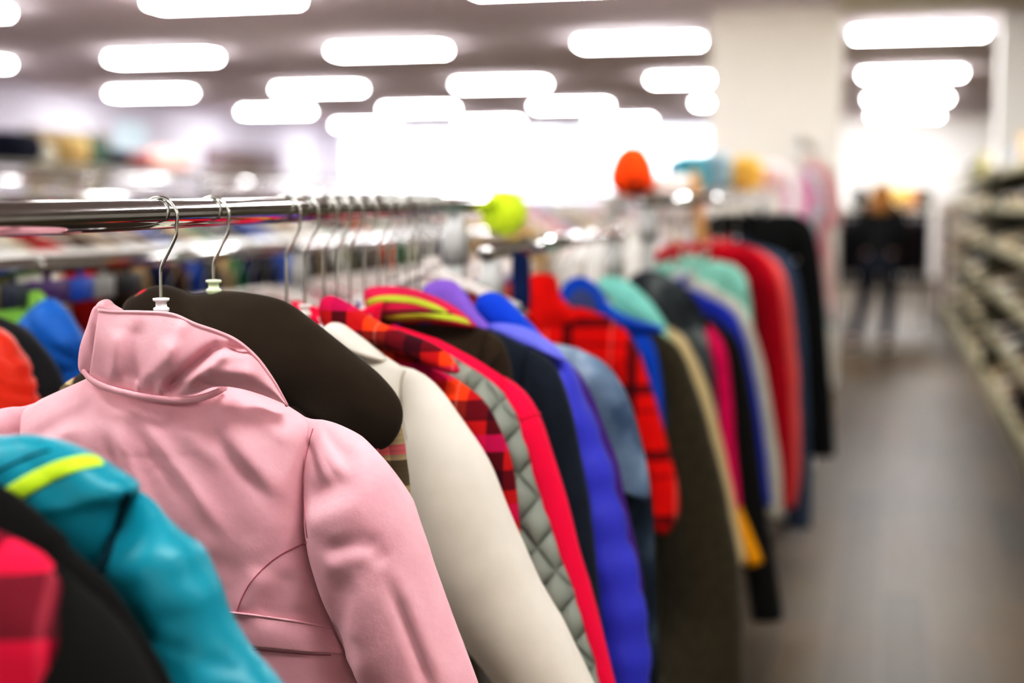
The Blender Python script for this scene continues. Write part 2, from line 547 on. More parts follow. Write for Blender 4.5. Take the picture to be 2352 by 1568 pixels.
def pseg(a, b, w, amp):
    A2, D = Vector(a), Vector(b) - Vector(a); L2 = D.length_squared
    def f(x, y):
        t = (Vector((x, y)) - A2).dot(D) / L2
        if t < -.1 or t > 1.1: return 0
        return amp * sst(-.1, .15, t) * (1 - sst(.75, 1.1, t)) * math.exp(-((Vector((x, y)) - A2 - D * t).length / w) ** 2)
    return f
cf = [pseg((385, 893), (500, 795), 14, -.022), pseg((490, 800), (575, 800), 12, -.010), pseg((420, 880), (530, 800), 20, .012), pseg((300, 880), (320, 740), 22, -.006), pseg((340, 880), (400, 780), 22, .005),
      pseg((260, 870), (265, 760), 16, .004), pseg((350, 905), (345, 860), 8, -.004), pseg((365, 905), (370, 875), 7, .004), pseg((455, 875), (640, 920), 10, -.010), pseg((470, 855), (590, 860), 22, .009),
      pseg((320, 900), (310, 870), 8, .004), pseg((420, 735), (380, 850), 14, .004)]
def cdisp(x, y): return sum(f(x, y) for f in cf)
ybf = lambda u: -.050 * math.sqrt(max(0, 1 - ((u - .42) / .6) ** 2)) - .004
ytf = lambda u: -.052 * math.sqrt(max(0.0, 1 - ((u - .42) / .62) ** 2)) - .006
Tedge = [(226, 712), (262, 716), (330, 717), (395, 722), (450, 745), (500, 762), (545, 783), (590, 822), (625, 870), (645, 905), (659, 931)]
pcol = sheet([(205, 862), (235, 880), (290, 898), (350, 909), (400, 912), (450, 904), (490, 889), (540, 890), (600, 906), (657, 929)], Tedge, PINK, 'collar', yb=ybf, yt=ytf, disp=cdisp)
def edge_pts(pts, yf, k=0):
    n = len(pts); out = []
    for i, p in enumerate(crv([Vector((a, 0, b)) for a, b in pts], 50)):
        y = yf(i / 49); w = onY(p.x, p.z, g.R.y + y); out.append((w.x - g.R.x, y, w.z - g.R.z))
    return out
mb = MB(); mb.tube(edge_pts(Tedge, lambda u: ytf(u)), .0019, 8); mb.build('collar_edge', PINK, pcol)
# turned-in left end of the collar and the front collar behind it
g.patch([(186, 852), (187, 800), (205, 745), (220, 702), (232, 722), (242, 790), (250, 850), (247, 876), (215, 868)], PINK, .012, -.030, name='collar_wing', amp=.001, power=.35)
g.patch([(222, 712), (228, 694), (246, 687), (262, 700), (283, 714), (255, 719)], PINK, .010, .012, name='collar_front', amp=.002, parent=pcol)
mb = MB(); NB = [(184, 836), (205, 868), (245, 890), (300, 905), (350, 914), (400, 919), (450, 916), (492, 903), (518, 888)]
mb.tube(edge_pts(NB, lambda u: -.052 * math.sqrt(max(0, 1 - ((u - .5) / .56) ** 2)) - .006), .0038, 10, flat=.6); mb.build('neck_binding', PINK, g.t)
hanger('chrome-hooked clear plastic hanger holding the pink cotton jacket', R, g.L((352, 712)).z, half=.12, drop=.035, bar=g.neck.z - .03)

# =================================================================== other garments of the front rack
def simple(name, label, cat, px, A, B, sh, out, w, col=None, mat=None, smat=None, hem=.85, bw=None, thick=.03, inner=None, quilt=None, amp=.004, collar='stand',
           cmat=None, hang=None, hbody=CLEAR, hhook=WIRE, arm=.16, sthick=.85, y0=0., dY=0., neck_drop=None, half=.17):
    R = on_rail(px, A, B) if dY == 0 else rail_at_Y(dY, A, B)
    G_ = G(name, label, cat, R)
    m = mat or fabric(col)
    xs = G_.L(sh[-1]).x
    G_.body(sh, hem - R.z, bw or [(.1, xs * .97), (.3, xs * .93), (.7, xs * 1.0)], thick, m, amp=amp)
    G_.sleeve(out, w, smat or m, inner=inner, amp=amp, arm=arm, thick=sthick, quilt=quilt, y0=y0)
    if collar == 'stand': G_.stand(cmat or m)
    nz = G_.neck.z + .012 if neck_drop is None else neck_drop
    hanger(hang or ('hanger holding the ' + label)[:90], R, min(nz, -.062), hook=hhook, body=hbody, half=max(.05, xs - .045), drop=max(.01, (G_.neck.z - G_.zs) * .8), bar=G_.neck.z - .032)
    return G_

TEAL = fabric((0, 134, 152), .42, .05, .1, 12, .25, 40)
LIME = fabric((186, 216, 40), .6)
BLACK = fabric((22, 21, 20), .9)
BLACK2 = fabric((30, 30, 28), .85)
# -- jackets nearest the lens
R = on_rail(-490, A1, B1)
mag = plaid((120, 18, 44), [('x', .085, .0, .042, (226, 40, 84), .85), ('z', .085, .02, .042, (60, 40, 44), .75), ('x', .085, .052, .006, (250, 120, 140), .15)])
g2 = G('flannel_jacket', 'magenta and black buffalo plaid jacket with black sleeves, nearest on the front rack', 'jacket', R)
g2.body([(-330, 1130), (-150, 1170), (0, 1225), (80, 1262), (150, 1322)], .8 - R.z, [(.05, .23), (.12, .215), (.3, .20), (.6, .2)], .04, mag, amp=.004)
g2.sleeve([(130, 1290), (172, 1335), (235, 1400), (290, 1465), (345, 1560), (400, 1680), (430, 1800)], (.11, .1), BLACK2, inner=[(125, 1345), (105, 1450), (60, 1570), (60, 1700), (70, 1850)], thick=.6, amp=.004, n=40, m=24)
g2.stand(BLACK2)
hanger('chrome hanger holding the magenta plaid jacket with black sleeves', R, g2.neck.z + .012, half=.15, drop=.05, bar=g2.neck.z - .03)
R = on_rail(-395, A1, B1)
g2 = G('fleece_jacket', 'plain black fleece jacket between the magenta plaid jacket and the turquoise puffer', 'jacket', R)
g2.body([(-250, 1000), (-140, 1030), (-40, 1090)], .8 - R.z, [(.05, .185), (.2, .175), (.6, .18)], .035, BLACK)
g2.sleeve([(-50, 1085), (20, 1135), (95, 1200), (180, 1288), (255, 1362), (320, 1455), (388, 1570), (440, 1700)], (.11, .1), BLACK, arm=.17, thick=.5)
g2.stand(BLACK)
hanger('chrome hanger holding the plain black fleece jacket', R, g2.neck.z + .012, half=.11, drop=.03, bar=g2.neck.z - .03)
R = on_rail(-150, A1, B1)
g2 = G('puffer_jacket', 'turquoise padded jacket with a lime stripe across its hood', 'jacket', R)
g2.body([(-60, 1020), (80, 1050), (200, 1090), (285, 1135)], .8 - R.z, [(.05, .152), (.15, .148), (.3, .15), (.6, .16)], .045, TEAL, amp=.006)
tq = lambda x, z, t: .006 * (abs(sin(PI * (z * 9.2 + x * 4.0))) ** .5 - .6) + .004 * noise.noise(Vector((x * 40, z * 40, 2)))
g2.sleeve([(278, 1136), (318, 1144), (395, 1205), (438, 1250), (475, 1330), (515, 1415), (565, 1500), (622, 1570), (680, 1680), (710, 1780)], (.11, .09), TEAL,
          inner=[(282, 1160), (262, 1230), (240, 1310), (255, 1400), (300, 1500), (350, 1600), (420, 1750), (450, 1850)], thick=.85, y0=-.02, n=80, m=40, amp=.007, quilt=tq)
hd = g2.patch([(-190, 1040), (-100, 1006), (0, 1002), (60, 999), (130, 1012), (195, 1042), (250, 1078), (305, 1113), (306, 1136), (284, 1158), (268, 1220), (248, 1285), (232, 1318), (150, 1340), (20, 1345), (-120, 1330), (-190, 1180)], TEAL, .040, -.020, 'hood', amp=.007, n=120, rings=18, power=.42, quilt=puff(.06, .004, slant=.6))
g2.band([(8, 1122), (60, 1090), (120, 1062), (175, 1046), (215, 1044), (236, 1056)], [(40, 1154), (80, 1128), (135, 1098), (185, 1078), (220, 1070), (240, 1066)], LIME, 'stripe', .0015, parent=hd)
g2.cord([(-20, 1090), (40, 1060), (90, 1040), (115, 1034)], .0012, fabric((0, 70, 84), .7), 'hood_seam', 0, parent=hd)
g2.cord([(296, 1132), (282, 1160), (266, 1215), (250, 1268), (236, 1312)], .0035, fabric((0, 44, 56), .8), 'armhole_seam', .0005)
hanger('chrome hanger holding the turquoise padded jacket', R, -.1, half=.1, drop=.02, bar=g2.neck.z - .03)

# -- brown coat with plaid sleeves behind the pink jacket
BROWN = fabric((52, 43, 33), .95, .1, .2, 14, .3, 900)
burb = plaid((196, 176, 140), [('z', .075, .01, .03, (66, 58, 44), .8), ('z', .075, .048, .012, (226, 120, 128), .95), ('x', .06, 0, .02, (80, 70, 54), .6), ('z', .006, 0, .003, (50, 44, 36), .12), ('x', .08, .03, .03, (40, 36, 28), .35)])
R = on_rail(493, A1, B1)
g2 = G('wool_jacket', 'dark brown fleece jacket with a wide cape collar and beige plaid sleeves', 'jacket', R)
g2.body([(575, 760), (700, 800), (800, 850), (862, 900)], .8 - R.z, [(.1, .17), (.3, .17), (.6, .18)], .035, BROWN)
g2.sleeve([(850, 890), (900, 930), (926, 1000), (938, 1080), (946, 1160), (960, 1260), (985, 1380), (1010, 1560), (1020, 1700)], (.09, .08), burb, arm=.15, thick=.32, y0=.02)
cape = g2.patch([(285, 700), (325, 668), (372, 654), (410, 664), (440, 675), (480, 671), (530, 669), (590, 675), (655, 693), (720, 738), (800, 802), (868, 858), (912, 910), (925, 955), (912, 1000), (878, 1032), (820, 1030), (700, 1000), (520, 940), (360, 850), (290, 770)], BROWN, .034, -.006, 'cape_collar', n=140, rings=16, amp=.005)
g2.patch([(282, 712), (305, 684), (332, 664), (338, 672), (312, 700), (290, 730), (276, 740)], plaid((196, 60, 74), [('z', .02, 0, .006, (120, 96, 70), .8)]), .004, -.012, 'collar_lining', parent=cape)
hanger('pale green plastic hanger holding the dark brown fleece jacket', on_rail(487, A1, B1), g2.L((493, 668)).z, body=MINTP, half=.12, drop=.04, bar=g2.neck.z - .02)

CREAM = fabric((214, 207, 196), .8, .2, .05)
g2 = simple('hooded_cardigan', 'cream white soft coat between the brown jacket and the red plaid shirt', 'coat', 655, A1, B1,
            [(752, 765), (830, 797), (882, 815), (930, 846)], [(922, 842), (950, 848), (990, 872), (1045, 935), (1098, 1018), (1145, 1108), (1192, 1222), (1240, 1330), (1300, 1440), (1367, 1575), (1425, 1700)],
            (.1, .09), mat=CREAM, inner=[(918, 890), (926, 1000), (938, 1110), (955, 1210), (985, 1330), (1045, 1450), (1140, 1568), (1215, 1700)], bw=[(.1, .155), (.22, .195), (.34, .232), (.6, .25)], y0=-.02, sthick=.6,
            hang='white plastic hanger with chrome hook holding the cream coat', hbody=WHITEP, collar='')
g2.patch([(735, 775), (752, 745), (780, 742), (815, 765), (860, 800), (888, 828), (840, 832), (790, 822), (750, 802)], CREAM, .022, -.006, 'hood', amp=.003)
g2.cord([(930, 850), (922, 880), (921, 940), (934, 1010)], .0012, fabric((170, 163, 150), .9), 'armhole_seam', 0)

redpl = plaid((178, 30, 34), [('x', .10, .0, .03, (232, 78, 30), .85), ('x', .10, .045, .022, (60, 14, 26), .85), ('z', .09, .0, .026, (54, 12, 30), .75), ('z', .09, .04, .022, (196, 24, 96), .7), ('x', .10, .085, .003, (250, 190, 180), .15)])
g2 = simple('plaid_shirt', 'red orange and magenta checked flannel shirt just behind the cream coat', 'shirt', 697, A1, B1,
            [(800, 745), (900, 790), (1002, 846)], [(995, 843), (1060, 880), (1115, 925), (1155, 995), (1178, 1070), (1190, 1150), (1205, 1300), (1240, 1500)], (.085, .08), mat=redpl, collar='', sthick=.5,
            hang='white plastic hanger holding the red checked flannel shirt', hbody=WHITEP)
g2.patch([(733, 700), (745, 682), (765, 679), (800, 697), (868, 738), (940, 768), (995, 790), (1034, 818), (1056, 855), (1010, 850), (930, 815), (850, 790), (780, 775), (740, 745)], redpl, .022, -.028, 'collar', amp=.002)

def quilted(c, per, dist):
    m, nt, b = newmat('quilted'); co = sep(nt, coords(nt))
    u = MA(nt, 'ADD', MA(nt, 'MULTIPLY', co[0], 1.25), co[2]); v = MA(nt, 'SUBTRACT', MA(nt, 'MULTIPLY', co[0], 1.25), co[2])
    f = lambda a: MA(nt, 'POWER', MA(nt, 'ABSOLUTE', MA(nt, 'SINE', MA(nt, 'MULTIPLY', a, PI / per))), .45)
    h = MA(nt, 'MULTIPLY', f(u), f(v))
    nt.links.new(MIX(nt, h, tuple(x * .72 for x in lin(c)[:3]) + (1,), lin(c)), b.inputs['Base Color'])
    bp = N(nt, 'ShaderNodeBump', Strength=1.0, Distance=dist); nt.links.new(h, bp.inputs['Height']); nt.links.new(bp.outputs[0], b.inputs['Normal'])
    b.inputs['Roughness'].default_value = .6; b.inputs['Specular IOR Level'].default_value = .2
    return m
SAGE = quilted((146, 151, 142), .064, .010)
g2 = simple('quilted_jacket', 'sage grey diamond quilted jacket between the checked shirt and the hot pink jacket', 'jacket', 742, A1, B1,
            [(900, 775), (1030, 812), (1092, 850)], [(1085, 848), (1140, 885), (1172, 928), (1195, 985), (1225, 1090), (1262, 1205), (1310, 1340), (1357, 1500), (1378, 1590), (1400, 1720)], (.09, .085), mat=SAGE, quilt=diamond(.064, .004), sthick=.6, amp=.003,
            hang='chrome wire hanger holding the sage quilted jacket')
HOT = fabric((226, 14, 74), .75, .1, .08)
g2 = simple('zip_jacket', 'hot pink fleece jacket with a piped shoulder seam', 'jacket', 772, A1, B1,
            [(900, 745), (1005, 778), (1090, 822), (1168, 872)], [(1160, 868), (1205, 897), (1237, 945), (1268, 1040), (1300, 1140), (1335, 1270), (1370, 1400), (1412, 1560), (1445, 1700)], (.085, .08), mat=HOT, sthick=.55,
            hang='chrome wire hanger holding the hot pink jacket')
g2.cord([(1196, 962), (1212, 955), (1228, 950), (1242, 949)], .0022, HOT, 'shoulder_piping', .0005)
DB = fabric((56, 46, 34), .92, .1, .15)
g2 = simple('fleece_pullover', 'dark brown pullover with pink and lime striped hood', 'pullover', 802, A1, B1,
            [(930, 742), (1080, 745), (1130, 765)], [(1122, 762), (1152, 782), (1168, 815), (1178, 860), (1188, 950), (1205, 1100)], (.085, .08), mat=DB, collar='', sthick=.5,
            hang='white plastic hanger holding the brown pullover with striped hood', hbody=WHITEP)
strp = fabric((196, 40, 84), .85)
hd = g2.patch([(838, 668), (870, 657), (930, 660), (985, 676), (1040, 702), (1085, 738), (1092, 752), (1040, 748), (980, 742), (930, 744), (880, 735), (845, 715)], strp, .03, -.012, 'hood', amp=.002)
LST = fabric((176, 188, 66), .85)
g2.band([(842, 688), (880, 678), (940, 680), (990, 694), (1030, 714)], [(842, 704), (880, 695), (940, 697), (985, 708), (1020, 722)], LST, 'stripe', .001, parent=hd, nu=40, nv=6)
g2.band([(876, 728), (930, 722), (985, 720), (1040, 722), (1072, 732)], [(890, 736), (930, 738), (985, 736), (1040, 738), (1084, 748)], LST, 'stripe', .001, parent=hd, nu=40, nv=6)
g2.band([(860, 718), (930, 712), (985, 712), (1040, 718)], [(866, 722), (930, 718), (985, 718), (1040, 721)], DB, 'stripe', .001, parent=hd, nu=40, nv=4)
NAVYD = fabric((34, 42, 54), .85, .1, .25, 40)
g2 = simple('denim_jacket', 'dark navy jacket between the hot pink and the violet blue jackets', 'jacket', 835, A1, B1,
            [(1040, 735), (1150, 765), (1225, 803)], [(1218, 800), (1268, 832), (1292, 880), (1312, 950), (1332, 1040), (1352, 1150), (1370, 1300), (1388, 1500), (1400, 1700)], (.085, .08), mat=NAVYD, sthick=.55,
            hang='chrome wire hanger holding the dark navy jacket')
VIO = fabric((62, 66, 190), .5, .05, .12, 14)
g2 = simple('puffer_jacket', 'violet blue padded jacket with lilac collar', 'jacket', 868, A1, B1,
            [(1060, 720), (1130, 745), (1200, 765), (1252, 787)], [(1245, 784), (1300, 830), (1350, 930), (1388, 1030), (1412, 1120), (1442, 1230), (1472, 1350), (1487, 1450), (1490, 1560), (1480, 1700)], (.085, .085), mat=VIO, collar='', quilt=puff(.07, .008), amp=.005,
            hang='chrome wire hanger holding the violet blue padded jacket')
LIL = fabric((138, 104, 196), .8)
g2.patch([(970, 672), (985, 650), (1010, 642), (1040, 645), (1068, 672), (1100, 722), (1140, 760), (1180, 790), (1100, 780), (1040, 740), (995, 705)], LIL, .02, -.02, 'collar', amp=.002)
g2.patch([(1120, 748), (1160, 742), (1215, 755), (1270, 790), (1300, 830), (1240, 810), (1170, 790)], fabric((112, 116, 216), .6), .016, -.03, 'shoulder_yoke', amp=.002)
ROY = fabric((24, 78, 196), .7, .1, .1)
g2 = simple('rain_jacket', 'royal blue jacket with upright collar just behind the violet padded one', 'jacket', 890, A1, B1,
            [(1090, 735), (1180, 750), (1240, 785)], [(1232, 782), (1285, 825), (1325, 910), (1350, 1010), (1380, 1200), (1410, 1500)], (.08, .08), mat=ROY, collar='', sthick=.5, hang='chrome wire hanger holding the royal blue jacket')
g2.patch([(1090, 710), (1098, 682), (1128, 670), (1160, 682), (1200, 722), (1240, 765), (1258, 792), (1210, 785), (1150, 760), (1105, 740)], ROY, .02, -.015, 'collar', amp=.002)
g2 = simple('track_jacket', 'slim purple jacket half hidden behind the violet padded one', 'jacket', 908, A1, B1,
            [(1120, 745), (1200, 760), (1275, 800)], [(1268, 798), (1340, 870), (1392, 990), (1424, 1090), (1452, 1220), (1474, 1330), (1484, 1480), (1492, 1600)], (.08, .07), col=(84, 48, 130), sthick=.5, hang='chrome wire hanger holding the slim purple jacket')
def denim(c1, c2, c3, key):
    m, nt, b = newmat('faded_denim')
    co = coords(nt)
    nz = N(nt, 'ShaderNodeTexNoise', Scale=7.0, Detail=3.0); nt.links.new(co, nz.inputs['Vector'])
    r = nt.nodes.new('ShaderNodeValToRGB'); nt.links.new(nz.outputs[0], r.inputs[0])
    r.color_ramp.elements[0].position = .35; r.color_ramp.elements[0].color = lin(c1)
    r.color_ramp.elements[1].position = .68; r.color_ramp.elements[1].color = lin(c3)
    e = r.color_ramp.elements.new(.52); e.color = lin(c2)
    nt.links.new(r.outputs[0], b.inputs['Base Color']); b.inputs['Roughness'].default_value = .85; b.inputs['Specular IOR Level'].default_value = .12
    return m
DEN = denim((70, 88, 110), (128, 146, 166), (196, 206, 214), 'd1')
g2 = simple('denim_jacket', 'faded light blue denim jacket near the end of the front rack', 'jacket', 936, A1, B1,
            [(1170, 770), (1270, 787), (1332, 800)], [(1325, 797), (1390, 836), (1435, 900), (1466, 990), (1488, 1070), (1496, 1130), (1490, 1150)], (.08, .075), mat=DEN, sthick=.6, hang='chrome wire hanger holding the faded denim jacket', hem=.95)
g2 = simple('denim_jacket', 'dark washed denim coat at the far end of the front rack', 'coat', 958, A1, B1,
            [(1190, 775), (1290, 800), (1345, 825)], [(1338, 822), (1405, 900), (1455, 1000), (1490, 1110), (1503, 1250), (1508, 1400), (1510, 1568), (1512, 1700)], (.08, .08), mat=denim((26, 34, 44), (44, 56, 70), (90, 104, 118), 'd2'), sthick=.6, hang='chrome wire hanger holding the dark washed denim coat', hem=.72)

# bare hangers still bunched before the post
for k, px in enumerate((982, 1000)):
    Rb = on_rail(px, A1, B1)
    hanger(('empty white plastic hanger next to the dark denim coat', 'empty white plastic hanger nearest the front rack post')[k], Rb, -.1, body=WHITEP, half=.15, drop=.05)

# =================================================================== front rack itself
rk = thing('clothes_rack', 'chrome front rack carrying the pink jacket, a lime ball on its rail end', 'clothes rack', (A1.x, 1.0, 0))
dirn = (B1 - A1).normalized()
def local(p): return (p - Vector(rk.location))
S0 = A1 - dirn * 1.45
mb = MB(); mb.tube([local(S0 + (B1 - S0) * k / 40) for k in range(41)], R1, 40); mb.build('rail', CHROME, rk)
def post(parent, x, y, ztop, w=.017, name='post', mat=None):
    m = MB(); m.box(x - w, x + w, y - w, y + w, .05, ztop, .004); m.lathe((x, y, .0), [(.018, .0), (.018, .02), (.012, .05)], 14)
    m.lathe((x, y, ztop - .09), [(.022, 0), (.025, .005), (.025, .05), (.022, .055)], 16)
    return m.build(name, mat or CHROME, parent)
pp = on_rail(1045, A1, B1)
q = local(Vector((pp.x, pp.y, 0))); post(rk, q.x, q.y, pp.z - .016, name='post', mat=POSTM)
q2 = local(Vector((S0.x, S0.y + .1, 0))); post(rk, q2.x, q2.y, S0.z - .016, name='post')
for y in (q.y, q2.y):
    xx = q.x if y == q.y else q2.x
    m = MB(); m.box(xx - .02, xx + .02, y - .18, y + .18, .03, .065, .006); m.build('foot', CHROME, rk)
m = MB(); m.tube([(q2.x, q2.y, .18), (q.x, q.y, .18)], .012, 12); m.build('stretcher', CHROME, rk)
# lime ball pushed on the rail end
bc = P(1158, 490, 2.79)
bt = thing('tennis_ball', 'lime yellow ball stuck on the end of the chrome rail', 'ball', bc)
V = MB(); prof = [(max(.0005, .045 * sin(PI * k / 24)), -.045 * cos(PI * k / 24)) for k in range(25)]
V.lathe((0, 0, 0), prof, 32); V.build('felt_shell', fabric((222, 248, 60), .95, .3, .06, 200, .5, 500), bt)
m = MB(); m.tube([Vector((-.036, -.0235, .017)), Vector((-.030, -.031, .008)), Vector((-.031, -.031, -.006))], [.003, .0055, .003], 8); m.build('dark_mark', fabric((70, 110, 20), .9), bt)

# =================================================================== second rack (right, behind the ball)
A2 = P(1112, 578, 2.62); B2 = Vector((A2.x + .065, A2.y + 1.0, A2.z + .012))
A3 = Vector((-.60, 3.52, 1.455)); B3 = Vector((-.475, 5.75, 1.462))
def rack(name, label, A, B, feet=True, posts=2, r=.016, mat=None, zfoot=.03):
    t = thing(name, label, 'clothes rack', (A.x, A.y, 0))
    L = lambda p: p - Vector((A.x, A.y, 0))
    mm = mat or CHROME
    m = MB(); m.tube([L(A), L(B)], r, 18); m.build('rail', mm, t)
    d = (B - A).normalized()
    for k in range(posts):
        p = A + (B - A) * (.04 + .92 * k / max(1, posts - 1)); l = L(p)
        post(t, l.x, l.y, p.z - r, mat=POSTM if mat is None else mm)
        m = MB(); m.box(l.x - .018, l.x + .018, l.y - .16, l.y + .16, .03, .06, .005); m.build('foot', mm, t)
    return t
rack('clothes_rack', 'low chrome rack right behind the lime ball holding the red tartan shirt', A2, B2)
rack('clothes_rack', 'chrome rack along the aisle holding the crimson jacket and the black coat', A3, B3)
def rg(name, label, cat, Z, A, B, *a, **k):
    # rail point at camera depth Z
    lo, hi = A - (B - A), B + (B - A)
    for _ in range(40):
        md = (lo + hi) / 2
        if (md - CAM).dot(FW) < Z: lo = md
        else: hi = md
    return simple(name, label, cat, 0, A, B, *a, dY=md.y, **k)
TART = plaid((214, 20, 16), [('x', .13, .05, .02, (50, 12, 22), .75), ('z', .13, .03, .02, (50, 12, 22), .75), ('x', .13, .085, .006, (240, 120, 110), .5), ('z', .13, .065, .006, (50, 14, 26), .5), ('x', .13, .035, .005, (50, 12, 22), .5)])
RED = fabric((214, 20, 14), .85)
g2 = rg('flannel_shirt', 'red tartan flannel shirt with a tall red collar on the low rack', 'shirt', 2.86, A2, B2, [(1292, 700), (1345, 708), (1402, 730)],
        [(1395, 727), (1448, 772), (1482, 850), (1512, 950), (1540, 1050), (1557, 1130), (1556, 1190), (1530, 1228)], (.085, .06), mat=TART, collar='', hang='white plastic hanger holding the red tartan shirt', hbody=WHITEP)
g2.patch([(1212, 660), (1218, 634), (1245, 627), (1275, 636), (1288, 680), (1320, 715), (1330, 740), (1280, 770), (1235, 770), (1213, 720)], RED, .03, -.01, 'collar', amp=.003)
BLU = fabric((20, 84, 190), .8)
g2 = rg('hooded_sweatshirt', 'bright blue hooded sweatshirt between the tartan shirt and the dark coat', 'sweatshirt', 3.0, A2, B2, [(1330, 725), (1390, 725), (1440, 748)],
        [(1435, 745), (1492, 775), (1520, 880), (1530, 1200)], (.08, .07), mat=BLU, collar='', hang='white plastic hanger holding the bright blue sweatshirt', hbody=WHITEP)
g2.patch([(1283, 690), (1300, 648), (1335, 635), (1370, 655), (1400, 700), (1450, 730), (1528, 757), (1460, 770), (1370, 755), (1310, 735)], BLU, .03, -.012, 'hood', amp=.003)
g2.patch([(1300, 700), (1320, 668), (1345, 664), (1368, 690), (1372, 722), (1340, 732), (1310, 726)], fabric((76, 92, 140), .8), .008, -.04, 'hood_lining', amp=.001)
OLV = fabric((70, 63, 46), .95, .2, .4, 60, .6, 90)
rg('fur_coat', 'long dark olive shaggy coat reaching low beside the aisle', 'coat', 3.12, A2, B2, [(1390, 745), (1450, 752), (1522, 766)],
   [(1515, 763), (1562, 805), (1600, 895), (1637, 1020), (1667, 1140), (1692, 1260), (1707, 1400), (1712, 1568), (1716, 1720)], (.15, .19), mat=OLV, hem=.42, thick=.045, bw=[(.1, .2), (.3, .21), (.8, .24)], amp=.006, hang='chrome wire hanger holding the dark olive shaggy coat')
MINT = fabric((150, 222, 208), .85)
g2 = rg('hooded_sweatshirt', 'mint green hooded sweatshirt behind the bright blue one', 'sweatshirt', 3.26, A2, B2, [(1420, 690), (1460, 690), (1510, 740)],
        [(1500, 730), (1545, 790), (1575, 900), (1600, 1100)], (.08, .07), mat=MINT, collar='', hang='white plastic hanger holding the mint green sweatshirt', hbody=WHITEP)
g2.patch([(1375, 655), (1390, 635), (1430, 640), (1470, 668), (1505, 706), (1532, 757), (1480, 745), (1430, 715)], MINT, .03, -.01, 'hood', amp=.003)
CAM_ = fabric((206, 186, 146), .85)
rg('corduroy_jacket', 'pale tan jacket with cream shoulders behind the dark olive coat', 'jacket', 3.38, A2, B2, [(1450, 715), (1490, 722), (1524, 743)],
   [(1518, 740), (1566, 770), (1600, 825), (1630, 900), (1655, 1000), (1680, 1110), (1697, 1200), (1715, 1290)], (.075, .07), mat=CAM_, hang='chrome wire hanger holding the pale tan jacket')
SPK = denim((40, 44, 48), (70, 76, 80), (150, 156, 156), 'd3')
g2 = rg('patterned_blouse', 'dark grey mottled blouse on the rack behind the mint sweatshirt', 'blouse', 3.56, A2, B2, [(1500, 660), (1540, 660), (1590, 700)],
        [(1582, 695), (1612, 740), (1640, 850), (1660, 1100)], (.07, .06), mat=SPK, collar='', hang='chrome wire hanger holding the mottled grey blouse')
g2.patch([(1438, 655), (1465, 625), (1510, 622), (1555, 645), (1600, 690), (1612, 740), (1560, 752), (1500, 730), (1455, 700)], SPK, .028, -.01, 'hood', amp=.003)
# rack along the aisle
PNK = fabric((226, 8, 104), .75); YEL = fabric((238, 170, 12), .8)
g2 = rg('color_block_jacket', 'black jacket with hot pink sleeve and yellow cuff beside the aisle', 'jacket', 3.68, A3, B3, [(1530, 715), (1590, 728), (1632, 745)],
        [(1628, 742), (1662, 790), (1676, 860), (1684, 960), (1692, 1060), (1702, 1165)], (.055, .05), mat=BLACK, smat=PNK, arm=.12, hang='chrome wire hanger holding the jacket with hot pink sleeves')
g2.sleeve([(1698, 1150), (1716, 1195), (1738, 1250), (1752, 1290)], (.05, .045), YEL, arm=.05, n=14, name='cuff')
rg('bomber_jacket', 'black bomber jacket behind the hot pink sleeve', 'jacket', 3.82, A3, B3, [(1530, 690), (1600, 712), (1662, 746)],
   [(1655, 742), (1698, 790), (1722, 890), (1742, 1040), (1760, 1180), (1782, 1300), (1795, 1420)], (.085, .08), mat=BLACK2, hang='chrome wire hanger holding the black bomber jacket')
rg('track_jacket', 'blue jacket with navy sleeves behind the black bomber', 'jacket', 3.94, A3, B3, [(1560, 655), (1600, 668), (1640, 690)],
   [(1632, 686), (1682, 718), (1715, 790), (1738, 900), (1756, 1020), (1772, 1160)], (.08, .07), col=(44, 62, 170), hang='chrome wire hanger holding the blue track jacket')
rg('linen_jacket', 'light grey cream jacket between the blue and the aqua ones', 'jacket', 4.08, A3, B3, [(1590, 640), (1630, 650), (1668, 678)],
   [(1662, 674), (1705, 705), (1742, 790), (1768, 900), (1787, 1020), (1797, 1110), (1797, 1185)], (.08, .065), col=(196, 194, 182), hang='chrome wire hanger holding the light grey cream jacket')
g2 = rg('knit_cardigan', 'pale aqua cardigan in front of the crimson jacket', 'cardigan', 4.22, A3, B3, [(1625, 600), (1650, 598), (1688, 608)],
   [(1680, 605), (1710, 630), (1724, 680), (1730, 760), (1738, 850), (1748, 1000)], (.07, .06), col=(150, 208, 194), hang='white plastic hanger holding the pale aqua cardigan', hbody=WHITEP)
g2 = rg('wool_coat', 'crimson red coat with rounded shoulder beside the aisle', 'coat', 4.42, A3, B3, [(1625, 575), (1660, 560), (1712, 560)],
   [(1702, 558), (1758, 590), (1788, 660), (1805, 800), (1815, 950), (1820, 1080), (1815, 1168)], (.1, .08), col=(176, 0, 34), thick=.045, hang='chrome wire hanger holding the crimson coat')
rg('knit_sweater', 'salmon pink jumper directly behind the crimson coat', 'jumper', 4.62, A3, B3, [(1660, 562), (1690, 560), (1742, 572)],
   [(1735, 569), (1790, 608), (1816, 690), (1830, 820), (1838, 960), (1838, 1080), (1826, 1165)], (.08, .07), col=(222, 104, 100), hang='chrome wire hanger holding the salmon jumper')
rg('rain_jacket', 'steel blue jacket between the salmon jumper and the black coat', 'jacket', 4.95, A3, B3, [(1690, 560), (1720, 558), (1772, 572)],
   [(1765, 569), (1818, 600), (1840, 680), (1852, 800), (1860, 1000), (1862, 1210)], (.09, .085), col=(62, 76, 96), hang='chrome wire hanger holding the steel blue jacket')
